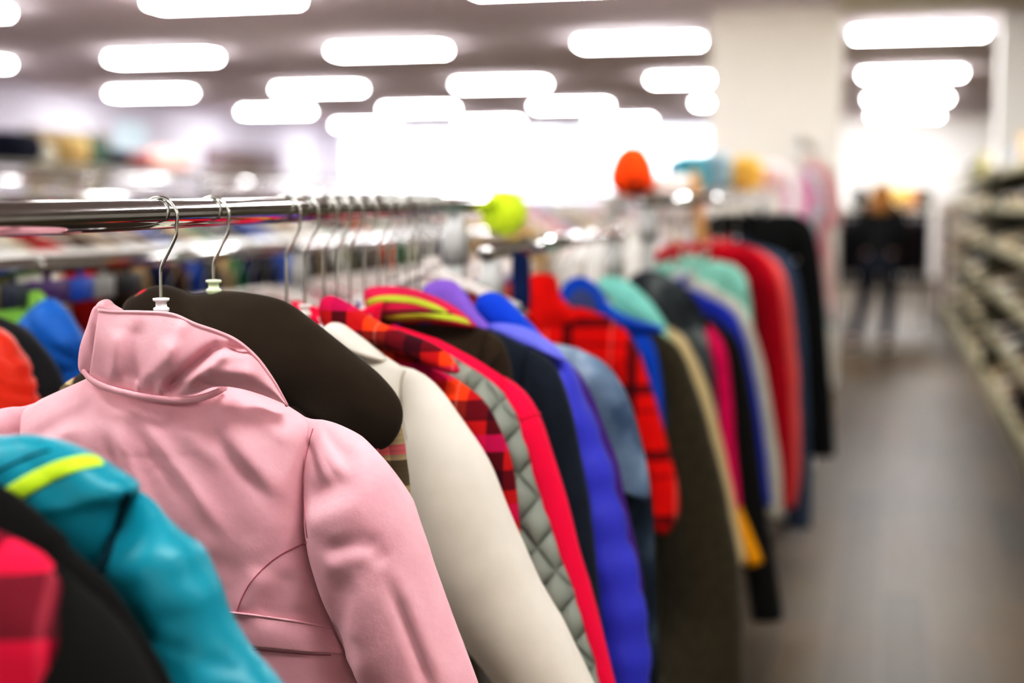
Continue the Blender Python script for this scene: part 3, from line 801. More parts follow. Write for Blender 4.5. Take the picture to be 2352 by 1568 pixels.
g2 = rg('long_coat', 'long black coat at the far end of the aisle rack', 'coat', 5.4, A3, B3, [(1745, 500), (1780, 490), (1832, 492)],
   [(1822, 489), (1866, 518), (1884, 600), (1897, 720), (1906, 850), (1913, 960), (1916, 1045)], (.11, .1), col=(16, 16, 16), thick=.05, hem=.5, hang='chrome wire hanger holding the long black coat', neck_drop=-.065)

# =================================================================== generic garments for the racks behind
def proto(kind, hw, ln, slope, slen, thick=.03, hood=False):
    mb = MB(); nx, nt = 12, 14
    V = []; Fc = []
    rnd = random.uniform(0, 50)
    for side in (-1, 1):
        for j in range(nt + 1):
            t = j / nt
            for i in range(nx + 1):
                sx = -1 + 2 * i / nx; x0 = sx * hw
                zt = -.02 * (1 - (abs(sx) / .3) ** 2) if abs(sx) < .3 else -slope * (abs(sx) - .3) / .7
                z = zt + (-ln - zt) * t; x = x0 * (1 - .06 * sin(PI * min(1, t * 1.3)))
                T = thick * math.sqrt(1 - (1 - min(1, t / .2)) ** 2) * max(.1, 1 - abs(sx) ** 4) ** .5
                T += .004 * noise.noise(Vector((x * 12 + rnd, z * 6, side)))
                V.append((x, side * T, z))
    n = (nx + 1) * (nt + 1)
    for s_ in (0, 1):
        for j in range(nt):
            for i in range(nx):
                a = s_ * n + j * (nx + 1) + i; q = (a, a + 1, a + nx + 2, a + nx + 1); Fc.append(q if s_ else q[::-1])
    mb.add(V, Fc)
    for s_ in (-1, 1):
        path = crv([(s_ * (hw - .02), 0, -slope - .05), (s_ * (hw + .03), 0, -slope - .12), (s_ * (hw + .05), 0, -slope - slen * .6), (s_ * (hw + .045), 0, -slope - slen)], 12)
        mb.tube(path, [.062, .06, .055, .052, .05, .05, .048, .046, .044, .042, .04, .038], 10, flat=.6)
    # collar or hood
    if hood: mb.lathe((0, -.01, -.035), [(.02, .055), (.05, .045), (.075, .015), (.07, -.02), (.04, -.04)], 14)
    else:
        ring = []
        mb.lathe((0, 0, -.02), [(hw * .27, -.01), (hw * .30, .02), (hw * .27, .038), (hw * .22, .038), (hw * .2, .0)], 16)
    me_o = mb.build(kind, fabric((128, 128, 128)))
    me = me_o.data; bpy.data.objects.remove(me_o)
    return me
PROT = {'jacket': proto('jacket', .19, .58, .07, .5), 'hooded_sweatshirt': proto('hooded_sweatshirt', .2, .6, .08, .52, hood=True), 'blouse': proto('blouse', .175, .55, .06, .42, .02),
        'coat': proto('coat', .21, .8, .07, .58, .035), 'sweater': proto('sweater', .195, .55, .075, .5, .026)}
NOUN = {'hooded_sweatshirt': 'hoodie'}
def hproto(body):
    ri = .0214; cz = .016 + .0019 - ri
    pts = [(ri * cos(math.radians(205 - k * 22)), 0, cz + ri * sin(math.radians(205 - k * 22))) for k in range(11)]
    pts += [(ri * .5, 0, cz - ri * 1.7), (0, 0, cz - ri * 2.6), (0, 0, -.095)]
    mb = MB(); mb.tube(crv(pts, 22), .0019, 6); mb.cur = 1
    mb.tube(crv([(-.17, 0, -.15), (-.1, 0, -.125), (-.03, 0, -.103), (0, 0, -.096), (.03, 0, -.103), (.1, 0, -.125), (.17, 0, -.15)], 15), .006 if body else .0025, 6, flat=2.0 if body else 1)
    o = mb.build('clothes_hanger', [WIRE, WHITEP if body else WIRE]); me = o.data; bpy.data.objects.remove(o); return me
HP, HW = hproto(True), hproto(False)
COLS = {'black': (28, 28, 28), 'navy': (30, 38, 70), 'charcoal': (66, 66, 68), 'grey': (138, 138, 134), 'white': (226, 224, 218), 'cream': (214, 204, 182), 'red': (180, 30, 30), 'maroon': (100, 22, 34),
        'pink': (224, 150, 160), 'purple': (84, 50, 120), 'blue': (40, 84, 170), 'teal': (20, 120, 124), 'green': (40, 104, 60), 'olive': (92, 90, 58), 'tan': (176, 150, 108), 'brown': (96, 70, 48),
        'orange': (230, 90, 30), 'yellow': (222, 190, 60), 'lavender': (170, 156, 206), 'mint': (164, 216, 198)}
ROWS = {}
SHOES = {}
used = set()
LABELS = set()
def row(A, B, phrase, n, zoff, palette, hmix=.5, seedv=1, kinds=None, hgroup=None, ry=0.):
    rnd = random.Random(seedv); kinds = kinds or list(PROT)
    seq = []
    for i in range(n):
        for _ in range(200):
            c = rnd.choice(palette); k = rnd.choice(kinds)
            if seq and c == seq[-1][0]: continue
            if len(seq) >= 1:
                key = (phrase, seq[-1][0], c, k)
                if key in used: continue
                used.add(key)
            break
        seq.append((c, k))
    for i, (c, k) in enumerate(seq):
        p = A.lerp(B, (i + .5 + rnd.uniform(-.18, .18)) / n)
        o = bpy.data.objects.new(k, PROT[k]); COL.objects.link(o)
        s = rnd.uniform(.85, 1.05)
        o.location = (p.x, p.y, p.z - .112 + zoff); o.scale = (s, 1, s)
        o.rotation_euler = (0, rnd.uniform(-.03, .03), ry + rnd.uniform(-.12, .12))
        o.material_slots[0].link = 'OBJECT'; o.material_slots[0].material = fabric(COLS[c])
        tag(o, 'x', {'hooded_sweatshirt': 'sweatshirt'}.get(k, k), 'clothes on the ' + phrase)
        wh = rnd.random() < hmix
        h = bpy.data.objects.new('clothes_hanger', HP if wh else HW); COL.objects.link(h)
        h.location = p; h.rotation_euler = (0, 0, o.rotation_euler.z)
        tag(h, 'x', 'hanger', 'hangers on the ' + phrase)
        ROWS.setdefault(phrase, []).append((o, h, c, NOUN.get(k, k), wh))

# ---- narrow white display shelf between the racks
ds = thing('display_shelf', 'narrow white display shelf between the second and the third racks', 'display shelf', (-2.3, 2.9, 0))
m = MB(); m.box(0, .38, 0, 4.2, 1.285, 1.315, .004); m.build('shelf_board', solid((196, 194, 188), .5), ds, smooth=False)
for y in (.05, 2.1, 4.12):
    m = MB(); m.box(.17, .21, y, y + .04, 0, 1.285, .003); m.build('post', STEEL, ds, smooth=False)
# ---- rack behind the front rack
A4, B4 = Vector((-1.50, 1.35, 1.335)), Vector((-1.50, 5.6, 1.335))
rack('clothes_rack', 'chrome rack behind the front rack carrying orange, blue and lime jackets', A4, B4, posts=3)
def r4(Z):
    lo, hi = A4.copy(), B4.copy()
    for _ in range(40):
        md = (lo + hi) / 2
        if (md - CAM).dot(FW) < Z: lo = md
        else: hi = md
    return md.y
ORA = fabric((206, 46, 8), .55, .05, .12)
simple('puffer_jacket', 'bright orange ribbed padded jacket at far left behind the pink one', 'jacket', 0, A4, B4, [(-240, 690), (-140, 705), (-50, 740)], [(-58, 738), (-5, 762), (35, 800), (62, 845), (76, 905), (84, 1000), (90, 1150)], (.09, .08), mat=ORA, dY=r4(2.15), quilt=puff(.024, .011, slant=.5), hang='white plastic hanger holding the orange padded jacket', hbody=WHITEP)
simple('parka', 'black padded jacket between the orange and the blue one', 'jacket', 0, A4, B4, [(-150, 700), (-80, 705), (-10, 722)], [(-18, 720), (40, 745), (92, 792), (130, 850), (150, 905), (165, 1000), (170, 1150)], (.09, .08), mat=fabric((36, 36, 38), .7), dY=r4(2.27), hang='white plastic hanger holding the black padded jacket', hbody=WHITEP)
BL2 = fabric((14, 100, 178), .55, .05, .12)
g2 = simple('hooded_jacket', 'bright blue hooded jacket left of the pink collar', 'jacket', 0, A4, B4, [(50, 800), (85, 785), (128, 765)], [(120, 768), (160, 765), (190, 790), (208, 870), (220, 960), (225, 1100)], (.09, .08), mat=BL2, dY=r4(2.44), collar='', amp=.007, hang='white plastic hanger holding the bright blue jacket', hbody=WHITEP)
g2.patch([(22, 785), (45, 742), (80, 703), (115, 684), (148, 712), (178, 755), (196, 800), (190, 850), (150, 875), (100, 860), (50, 830)], BL2, .04, -.01, 'hood', amp=.008, quilt=puff(.05, .006, slant=.8))
GRN = fabric((160, 214, 96), .6)
g2 = simple('windbreaker', 'pale lime green jacket behind the bright blue one', 'jacket', 0, A4, B4, [(30, 705), (60, 700), (100, 710)], [(92, 708), (130, 740), (160, 820), (180, 950)], (.08, .07), mat=GRN, dY=r4(2.58), collar='', hang='white plastic hanger holding the pale lime jacket', hbody=WHITEP)
g2.patch([(-90, 690), (-40, 670), (30, 665), (85, 667), (104, 688), (92, 730), (40, 775), (-60, 775)], GRN, .03, -.01, 'hood', amp=.004)
row(rail_at_Y(2.75, A4, B4), rail_at_Y(5.5, A4, B4), 'rack behind the front rack', 34, -.03, ['black', 'navy', 'charcoal', 'maroon', 'red', 'purple', 'black', 'grey', 'pink', 'blue', 'cream'], .9, 3)
# coloured size tabs clipped under that rail
for px0, px1, c, nm in ((-40, 18, (120, 96, 50), 'ochre'), (24, 84, (48, 54, 70), 'slate'), (88, 178, (74, 36, 104), 'purple'), (182, 232, (30, 84, 176), 'blue'), (236, 282, (150, 150, 146), 'grey'), (286, 345, (32, 30, 32), 'black')):
    ya, yb = A4.x, 0
    def atx(px, py):
        d = ray(px, py); return CAM + d * ((A4.x + .022) / d.x)
    p0, p1 = atx(px0, 630), atx(px1, 630)
    tb = MB(); tb.box(-.006, .006, 0, p1.y - p0.y, -.045, .0, .002)
    tb.lathe((0, (p1.y - p0.y) / 2, .0), [(.006, 0), (.006, .012), (.003, .013)], 8)
    tag(tb.build('size_tab', solid(c, .5), None, (A4.x, p0.y, A4.z - .024 - .004)), '%s size tab clipped under the rail behind the front rack' % nm, 'size tab')

A5, B5 = Vector((-2.75, 2.3, 1.462)), Vector((-2.75, 13.0, 1.462))
rack('clothes_rack', 'third chrome clothes rack in from the aisle, its hangers level with the camera', A5, B5, posts=4)
mixed = ['black', 'grey', 'white', 'cream', 'red', 'tan', 'brown', 'orange', 'green', 'blue', 'navy', 'charcoal', 'olive', 'white', 'cream', 'grey']
row(rail_at_Y(2.4, A5, B5), rail_at_Y(12.9, A5, B5), 'third rack in from the aisle', 84, 0.0, mixed, .6, 5)
A6, B6 = Vector((-4.4, 4.2, 1.59)), Vector((-4.4, 13.5, 1.59))
rack('clothes_rack', 'fourth chrome clothes rack in from the aisle', A6, B6, posts=4)
row(rail_at_Y(4.3, A6, B6), rail_at_Y(13.4, A6, B6), 'fourth rack in from the aisle', 66, 0.0, ['grey', 'white', 'cream', 'charcoal', 'olive', 'tan', 'black', 'grey', 'pink', 'navy', 'red'], .5, 9)
A7, B7 = Vector((-6.4, 7.0, 1.62)), Vector((-6.4, 18.5, 1.62))
rack('clothes_rack', 'chrome clothes rack farthest from the aisle, below the lavender wall', A7, B7, posts=5)
row(rail_at_Y(7.1, A7, B7), rail_at_Y(18.4, A7, B7), 'rack farthest from the aisle', 60, 0.0, ['grey', 'white', 'cream', 'charcoal', 'olive', 'tan', 'teal', 'navy', 'brown', 'lavender'], .5, 13)

# =================================================================== room shell
HC = 1.45 + 1.5
XL, YB = -10.8, 26.5
def struct(o): o['kind'] = 'structure'; return o
def box_obj(name, x0, x1, y0, y1, z0, z1, mat, b=0.):
    m = MB(); m.box(x0, x1, y0, y1, z0, z1, b); return struct(m.build(name, mat, smooth=False))
def floor_mat():
    m, nt, b = newmat('vinyl_planks')
    co = coords(nt)
    mp = nt.nodes.new('ShaderNodeMapping'); mp.inputs['Rotation'].default_value = (0, 0, PI / 2); nt.links.new(co, mp.inputs[0])
    br = nt.nodes.new('ShaderNodeTexBrick'); nt.links.new(mp.outputs[0], br.inputs['Vector'])
    br.inputs['Scale'].default_value = 1.0; br.inputs['Brick Width'].default_value = 1.2; br.inputs['Row Height'].default_value = .16; br.inputs['Mortar Size'].default_value = .004
    br.inputs['Color1'].default_value = lin((76, 66, 43)); br.inputs['Color2'].default_value = lin((57, 49, 31)); br.inputs['Mortar'].default_value = lin((80, 70, 60))
    mp2 = nt.nodes.new('ShaderNodeMapping'); mp2.inputs['Scale'].default_value = (14, 1.2, 1); nt.links.new(co, mp2.inputs[0])
    nz = N(nt, 'ShaderNodeTexNoise', Scale=2.0, Detail=6.0); nt.links.new(mp2.outputs[0], nz.inputs['Vector'])
    mx = nt.nodes.new('ShaderNodeMix'); mx.data_type = 'RGBA'; mx.blend_type = 'MULTIPLY'; mx.inputs[0].default_value = .6
    nt.links.new(br.outputs[0], mx.inputs[6])
    rr = nt.nodes.new('ShaderNodeValToRGB'); nt.links.new(nz.outputs[0], rr.inputs[0])
    rr.color_ramp.elements[0].color = (.55, .5, .45, 1); rr.color_ramp.elements[1].color = (1.2, 1.15, 1.1, 1)
    n3 = N(nt, 'ShaderNodeTexNoise', Scale=.9, Detail=2.0); nt.links.new(co, n3.inputs['Vector'])
    r3 = nt.nodes.new('ShaderNodeValToRGB'); nt.links.new(n3.outputs[0], r3.inputs[0])
    r3.color_ramp.elements[0].position = .38; r3.color_ramp.elements[0].color = (1.15, .95, .78, 1); r3.color_ramp.elements[1].position = .62; r3.color_ramp.elements[1].color = (.98, 1, 1, 1)
    m2 = nt.nodes.new('ShaderNodeMix'); m2.data_type = 'RGBA'; m2.blend_type = 'MULTIPLY'; m2.inputs[0].default_value = 1.0
    nt.links.new(rr.outputs[0], mx.inputs[7]); nt.links.new(mx.outputs[2], m2.inputs[6]); nt.links.new(r3.outputs[0], m2.inputs[7]); nt.links.new(m2.outputs[2], b.inputs['Base Color'])
    b.inputs['Roughness'].default_value = .42; b.inputs['Specular IOR Level'].default_value = .15
    return m
def paint(c, rough=.7, sc=1.2, var=.05):
    return fabric(c, rough, 0., var, sc, .05, 120, key=('paint', c))
box_obj('floor', XL - .1, 5.2, -4.2, YB + .2, -.1, 0, floor_mat())
box_obj('ceiling', XL - .1, 5.2, -4.2, YB + .2, HC, HC + .1, paint((226, 216, 220), .85))
LAV = paint((206, 202, 212))
WARM = paint((214, 209, 198))
box_obj('wall_left', XL - .1, XL, -4.2, YB + .2, 0, HC, LAV)
box_obj('wall_right', 5.1, 5.2, -4.2, YB + .2, 0, HC, WARM)
box_obj('wall_rear', XL, 5.1, -4.2, -4.1, 0, HC, WARM)
WX0, WX1, WZ0, WZ1 = -10.5, -2.9, 1.48, 2.86
box_obj('wall_back_sill', XL, WX1, YB, YB + .2, 0, WZ0, LAV)
box_obj('wall_back_header', XL, WX1, YB, YB + .2, WZ1, HC, LAV)
box_obj('wall_back_left', XL, WX0, YB, YB + .2, WZ0, WZ1, LAV)
box_obj('wall_back_right', WX1, 5.1, YB, YB + .2, 0, HC, paint((244, 242, 236)))
# wide beige pier beside the aisle, the jamb across it, the soffit strip
pa, pb_ = onY(1628, 300, 11.4), onY(1928, 300, 11.4)
box_obj('wall_pier', pa.x, pb_.x, 11.4, 11.85, 0, HC, WARM)
ja = onY(2292, 300, 12.0)
box_obj('wall_jamb', ja.x, ja.x + .34, 12.0, 12.35, 0, HC, paint((238, 236, 230)))
box_obj('ceiling_soffit', pb_.x, 5.1, 8.6, 11.55, HC - .03, HC, paint((214, 208, 190), .85))
box_obj('baseboard_back', WX1, 5.1, YB - .02, YB, 0, .1, paint((120, 112, 100)))
# shop window
def glass():
    m = bpy.data.materials.new('window_glass'); m.use_nodes = True; nt = m.node_tree
    nt.nodes.remove(nt.nodes['Principled BSDF']); out = nt.nodes['Material Output']
    tr = N(nt, 'ShaderNodeBsdfTransparent'); gl = N(nt, 'ShaderNodeBsdfGlossy'); gl.inputs['Roughness'].default_value = .02
    fr = N(nt, 'ShaderNodeFresnel'); mx = nt.nodes.new('ShaderNodeMixShader')
    nt.links.new(fr.outputs[0], mx.inputs[0]); nt.links.new(tr.outputs[0], mx.inputs[1]); nt.links.new(gl.outputs[0], mx.inputs[2]); nt.links.new(mx.outputs[0], out.inputs[0])
    return m
GL = glass(); ALU = solid((200, 204, 212), .4, .3)
nw = 5; ww = (WX1 - WX0) / nw
for k in range(nw):
    w = bpy.data.objects.new('window_%d' % (k + 1), None); COL.objects.link(w); w.location = (WX0 + ww * k, YB + .08, WZ0); w['kind'] = 'structure'
    h = WZ1 - WZ0; m = MB()
    m.box(0, .04, -.03, .03, 0, h); m.box(ww - .04, ww, -.03, .03, 0, h); m.box(.04, ww - .04, -.03, .03, 0, .05); m.box(.04, ww - .04, -.03, .03, h - .05, h)
    m.build('window_frame', ALU, w, smooth=False)
    m = MB(); m.box(.04, ww - .04, -.004, .004, .05, h - .05); m.build('pane', GL, w, smooth=False)
g_out = MB(); g_out.box(-60, 60, YB + .3, 120, -.12, -.02); struct(g_out.build('ground_outside', paint((200, 198, 194)), smooth=False))

# ceiling lights
TUBE = emit((252, 251, 249), 24.0)
TUBE2 = emit((252, 250, 252), 33.0)
HOUS = solid((236, 234, 230), .5)
names_row = {}
for r_, Y in enumerate((-3.1, .9, 4.9, 9.35, 12.85, 16.9, 20.9, 24.9)):
    for c_ in range(7):
        X = .2 - 2.43 * (c_ if c_ < 5 else c_) if c_ < 5 else (2.63 if c_ == 5 else 99)
        if c_ == 6: continue
        if X > 2 and Y > 5: continue
        q = ['file over the aisle', 'file next left of the aisle', 'second file left of the aisle', 'third file left of the aisle', 'file along the lavender wall', 'file right of the aisle'][c_]
        dist = ['behind the camera', 'overhead', 'just ahead overhead', 'nearest', 'second nearest', 'middle', 'second farthest', 'farthest'][r_]
        Y_ = Y; Y = Y - .035 * (X - .2)
        t = thing('ceiling_light', 'fluorescent ceiling light, %s of the %s' % (dist, q), 'ceiling light', (X, Y, HC - (.03 if (Y > 8.6 and Y < 11.55 and X > pb_.x) else 0)), 'fluorescent ceiling lights')
        m = MB(); m.box(-.585, .585, -.17, .17, -.035, -.001, .008); m.build('housing', HOUS, t)
        m = MB(); m.box(-.545, .545, -.14, .14, -.085, -.034, .012); m.build('diffuser', TUBE if Y < 9 else TUBE2, t); Y = Y_

# =================================================================== shelving right of the aisle
SHELF = solid((152, 146, 116), .6)
SH_IN = solid((70, 66, 48), .7)  # inner panels coloured dark, painting in the shade between the boards
def shelving(label, y0, y1, x0=.74, x1=1.16, top=1.72):
    t = thing('shelf_unit', label, 'shelving', (x0, y0, 0))
    L = y1 - y0; D = x1 - x0
    m = MB(); m.box(D - .02, D, 0, L, 0, top); m.build('back_panel', SH_IN, t, smooth=False)
    m = MB(); m.box(0, D - .02, .02, L - .02, .0, .13, .004); m.build('kick_plate', SHELF, t, smooth=False)
    n = max(1, round(L / 1.25))
    for k in range(n + 1):
        yy = min(L - .02, max(0, L * k / n - .01)); m = MB(); m.box(D - .055, D - .02, yy, yy + .02, .13, top); m.build('upright', SH_IN, t, smooth=False)
    zs = [.47, .81, 1.15, 1.45, top]
    for z in zs:
        m = MB(); m.box(.02 if z < 1.5 else .06, D - .056, .02, L - .02, z - .065, z, .004); m.build('shelf_board', SHELF, t, smooth=False)
    return t, [.13] + zs
shA, lv = shelving('beige shelving unit along the right of the aisle, nearer than the white jamb', 5.4, 11.9)
shB, lv2 = shelving('beige shelving unit along the right of the aisle, beyond the white jamb', 12.45, 20.6)
m = MB(); m.box(0, .42, 6.5, 6.52, 0, 1.72, .003); m.build('end_panel', SH_IN, shA, smooth=False)
m = MB(); m.box(-.10, .30, 8.17, 8.22, 0, 1.5, .004); m.build('end_panel', solid((214, 200, 196), .6), shB, smooth=False)
def shoe_mesh():
    mb = MB()
    secs = [(-.13, .028, .0, .075), (-.115, .034, .0, .085), (-.07, .036, .0, .095), (-.03, .036, .0, .082), (.01, .04, .0, .064), (.06, .045, .0, .05), (.1, .04, .0, .04), (.125, .026, .0, .03), (.135, .01, .004, .018)]
    n = 14; V = []; Fc = []
    for x, w, z0, z1 in secs:
        for k in range(n):
            a = 2 * PI * k / n; zz = .02 + max(0, sin(a)) ** .7 * (z1 - .02) if sin(a) > 0 else .02 + sin(a) * .004
            V.append((x, w * cos(a) * (1 - .35 * max(0, sin(a))), zz))
    for i in range(len(secs) - 1):
        for k in range(n):
            j = (k + 1) % n; Fc.append((i * n + k, i * n + j, i * n + n + j, i * n + n + k))
    Fc.append(tuple(range(n))); Fc.append(tuple(range((len(secs) - 1) * n, len(secs) * n)))
    mb.add(V, Fc); mb.cur = 1
    V = []; Fc = []
    out = [(-.135, .0), (-.125, .03), (-.08, .037), (-.02, .036), (.05, .047), (.1, .042), (.13, .024), (.142, 0)]
    ring = [(x, y) for x, y in out] + [(x, -y) for x, y in out[-2:0:-1]]
    k = len(ring)
    for z in (0, .022): V += [(x, y, z) for x, y in ring]
    for i in range(k): Fc.append((i, (i + 1) % k, k + (i + 1) % k, k + i))
    Fc.append(tuple(range(k))[::-1]); Fc.append(tuple(range(k, 2 * k)))
    mb.add(V, Fc)
    o = mb.build('shoe', [BLACK, WHITEP]); me = o.data; bpy.data.objects.remove(o); return me
SHOE = shoe_mesh()
def soft_box_mesh(name, sx, sy, sz, soft=.4, seed=0.):
    """rounded soft lump: folded textile, cushion, bag"""
    V = []; Fc = []; nu, nv = 18, 12
    for j in range(nv + 1):
        b = -PI / 2 + PI * j / nv
        for i in range(nu):
            a = 2 * PI * i / nu
            sg = lambda v, e: math.copysign(abs(v) ** e, v)
            x, y, z = sg(cos(b), soft) * sg(cos(a), soft), sg(cos(b), soft) * sg(sin(a), soft), sg(sin(b), soft)
            d = 1 + .06 * noise.noise(Vector((x * 2 + seed, y * 2, z * 2)))
            V.append((x * sx / 2 * d, y * sy / 2 * d, sz / 2 + z * sz / 2))
    for j in range(nv):
        for i in range(nu):
            k = (i + 1) % nu; Fc.append((j * nu + i, j * nu + k, j * nu + nu + k, j * nu + nu + i))
    return V, Fc
rnd = random.Random(21)
SC_ = {'black': (26, 26, 26), 'dark brown': (58, 42, 30), 'olive': (86, 84, 60), 'white': (214, 210, 200), 'tan': (170, 146, 110), 'grey': (120, 120, 112), 'navy': (30, 36, 60), 'beige': (196, 188, 160)}
lvl = ['lowest shelf', 'second shelf up', 'third shelf up', 'fourth shelf up', 'fifth shelf up', 'top shelf']
for unit, y0, y1, step, where in ((0, 7.4, 11.7, .30, 'near'), (1, 12.7, 20.3, .58, 'far')):
    for li, z in enumerate(lv):
        y = y0 + rnd.uniform(0, .2); prev = None; cnt = 0
        while y < y1:
            c = rnd.choice([k for k in SC_ if k != prev])
            if li == 5:
                y += step * 1.6
                prev = c; continue
            o = bpy.data.objects.new('shoe', SHOE); COL.objects.link(o)
            o.location = (.74 + .20, y, z + .0005); o.rotation_euler = (0, 0, PI + rnd.uniform(-.15, .15)); o.scale = (1.15, 1.5, 1.4)
            for i_, mm in enumerate((fabric(SC_[c]), fabric(SC_[rnd.choice(['white', 'black', 'tan'])]))):
                o.material_slots[i_].link = 'OBJECT'; o.material_slots[i_].material = mm
            tag(o, 'x', 'shoe', 'shoes on the shelving'); SHOES.setdefault((lvl[li], where), []).append((o, c))
            prev = c; y += step * rnd.uniform(.85, 1.15)
# things on top of the shelving
for k, (c, nm, y, sx, sy, sz, soft) in enumerate((((60, 56, 40), 'dark olive bag', 8.6, .3, .5, .2, .5), ((206, 200, 186), 'pale cardboard box', 9.5, .26, .4, .16, .12), ((200, 170, 130), 'tan box', 10.4, .26, .34, .2, .12), ((206, 214, 222), 'pale blue box', 11.2, .26, .34, .15, .12),
        ((214, 206, 190), 'cream box', 13.4, .26, .6, .2, .12), ((196, 190, 120), 'yellowish box', 15.0, .26, .6, .22, .12), ((70, 70, 54), 'dark green bag', 17.2, .26, .5, .18, .5))):
    V, Fc = soft_box_mesh('x', sx, sy, sz, soft, k * 3.1)
    tag(obj('storage_box' if 'box' in nm else 'handbag', V, Fc, fabric(c), None, (.98, y, 1.7205)), nm + ' lying on top of the beige shelving', 'box' if 'box' in nm else 'bag')

# =================================================================== hats, bags and toys standing on the racks
def lump(name, cat, label, p, size, c, soft=.5, rot=0., mat=None):
    V, Fc = soft_box_mesh(name, *size, soft, p[0] * 5)
    o = obj(name, V, Fc, mat or fabric(c), None, p); o.rotation_euler.z = rot
    tag(o, label, cat); return o
# storage shelf between the racks and the pier, full of toys and linen
tt = thing('display_shelf', 'white wire display shelf of toys and linen before the beige pier', 'display shelf', (-1.55, 8.2, 0))
for z in (.35, .8, 1.2, 1.52):
    m = MB(); m.box(0, 1.0, 0, 1.5, z - .02, z, .003); m.build('shelf_board', solid((206, 204, 198), .5), tt, smooth=False)
for x, y in ((.02, .02), (.98, .02), (.02, 1.48), (.98, 1.48)):
    m = MB(); m.box(x - .015, x + .015, y - .015, y + .015, 0, 1.58, .003); m.build('post', STEEL, tt, smooth=False)
for nm, cat, lb, px, py, Z, size, c, soft in (
    ('cushion', 'cushion', 'teal cushion on the display shelf before the pier', 1585, 385, 8.7, (.22, .2, .22), (90, 160, 172), .6),
    ('blanket', 'blanket', 'grey blue folded blanket on the display shelf', 1640, 385, 8.9, (.24, .25, .24), (160, 180, 188), .5),
    ('soft_toy', 'toy', 'orange and yellow soft toy on the display shelf', 1712, 385, 8.9, (.22, .2, .22), (222, 176, 92), .8),
    ('soft_toy', 'toy', 'dark brown soft toy beside the yellow one on the display shelf', 1672, 382, 9.2, (.12, .14, .2), (120, 90, 90), .8),
    ('handbag', 'bag', 'pale pink bag at the aisle end of the display shelf', 1775, 398, 9.0, (.16, .2, .18), (232, 200, 200), .6)):
    p = P(px, py, Z); lump(nm, cat, lb, (p.x, p.y, 1.521), size, c, soft)
for nm, cat, lb, px, Z, z, size, c in (
    ('folded_linen', 'linen', 'periwinkle blue folded sheets on the second board of the display shelf', 1660, 8.6, 1.2005, (.3, .3, .17), (110, 124, 200)),
    ('folded_linen', 'linen', 'grey folded towels on the second board of the display shelf', 1745, 8.6, 1.2005, (.2, .3, .2), (170, 170, 166)),
    ('folded_linen', 'linen', 'white folded sheets on the second board of the display shelf', 1575, 8.6, 1.2005, (.26, .3, .2), (224, 220, 212))):
    p = P(px, 440, Z); lump(nm, cat, lb, (p.x, p.y, z), size, c, .3)
p = P(1540, 470, 5.9)
p = P(1292, 440, 12.3); lump('handbag', 'bag', 'blue upright bag on the pale rack in front of the windows', (-1.78, p.y, 1.5165), (.13, .16, .30), (70, 90, 160), .6)
# white tote and camel strap hanging near the orange ball
def sheet_bag(name, lb, outline, Y, c, thick, cat, mat=None):
    gg = G(name, lb, cat, Vector((onY(outline[0][0], outline[0][1], Y).x, Y, onY(outline[0][0], outline[0][1], Y).z)))
    gg.patch(outline, mat or fabric(c), thick, 0, 'pouch', amp=.006, power=.35); return gg
Ap, Bp = Vector((-1.78, 6.3, 1.50)), Vector((-1.78, 12.6, 1.50))
rack('clothes_rack', 'long chrome rack of pale clothes seen right of the lime ball', Ap, Bp, posts=3)
row(rail_at_Y(6.4, Ap, Bp), rail_at_Y(12.5, Ap, Bp), 'pale rack by the lime ball', 46, .02, ['white', 'cream', 'grey', 'white', 'pink', 'cream', 'tan', 'lavender', 'grey', 'white'], .8, 41)
# rack farther along, carrying white goods, the orange ball on its end
A8, B8 = Vector((-1.10, 5.6, 1.46)), Vector((-1.10, 8.0, 1.46))
rack('clothes_rack', 'grey rack beyond the low rack, beside the stand of the orange ball', A8, B8, mat=solid((170, 168, 162), .6))
row(rail_at_Y(5.85, A8, B8), rail_at_Y(7.7, A8, B8), 'rack below the orange ball', 16, 0.0, ['white', 'cream', 'grey', 'pink', 'lavender', 'tan', 'maroon'], .9, 31)
sheet_bag('tote_bag', 'white cloth tote bag right of the orange ball', [(1490, 420), (1530, 402), (1590, 408), (1600, 470), (1585, 520), (1520, 515), (1490, 480)], 5.45, (226, 220, 214), .05, 'bag')
sheet_bag('scarf', 'camel brown scarf hanging at the right of the white tote bag', [(1588, 400), (1604, 396), (1612, 440), (1622, 520), (1618, 600), (1600, 600), (1596, 500)], 5.40, (200, 156, 104), .02, 'scarf')
ob = P(1452, 392, 5.35)
ot = thing('toy_ball', 'orange tapered ball perched on top of a rack post', 'ball', (ob.x, ob.y, ob.z))
prof = [(.0006, -.098), (.05, -.09), (.082, -.062), (.09, -.03), (.086, .0), (.076, .035), (.058, .068), (.034, .09), (.0006, .098)]
m = MB(); m.lathe((0, 0, 0), prof, 24); m.build('ball_shell', fabric((244, 86, 18), .7), ot)
m = MB(); m.lathe((-.012, -.075, .032), [(.0005, -.008), (.01, -.006), (.012, 0), (.01, .006), (.0005, .008)], 10, 'y'); m.lathe((.03, -.076, -.058), [(.0005, -.01), (.016, -.006), (.018, 0), (.016, .006), (.0005, .01)], 10, 'y'); m.build('dark_patch', BLACK, ot)
st = MB(); st.tube([(0, 0, 0), (0, 0, ob.z - .096)], .008, 12); st.lathe((0, 0, 0), [(.16, 0), (.16, .012), (.02, .03)], 20)
tag(st.build('display_stand', solid((190, 186, 178), .7), None, (ob.x, ob.y, 0)), 'thin pale stand holding up the orange ball', 'stand')
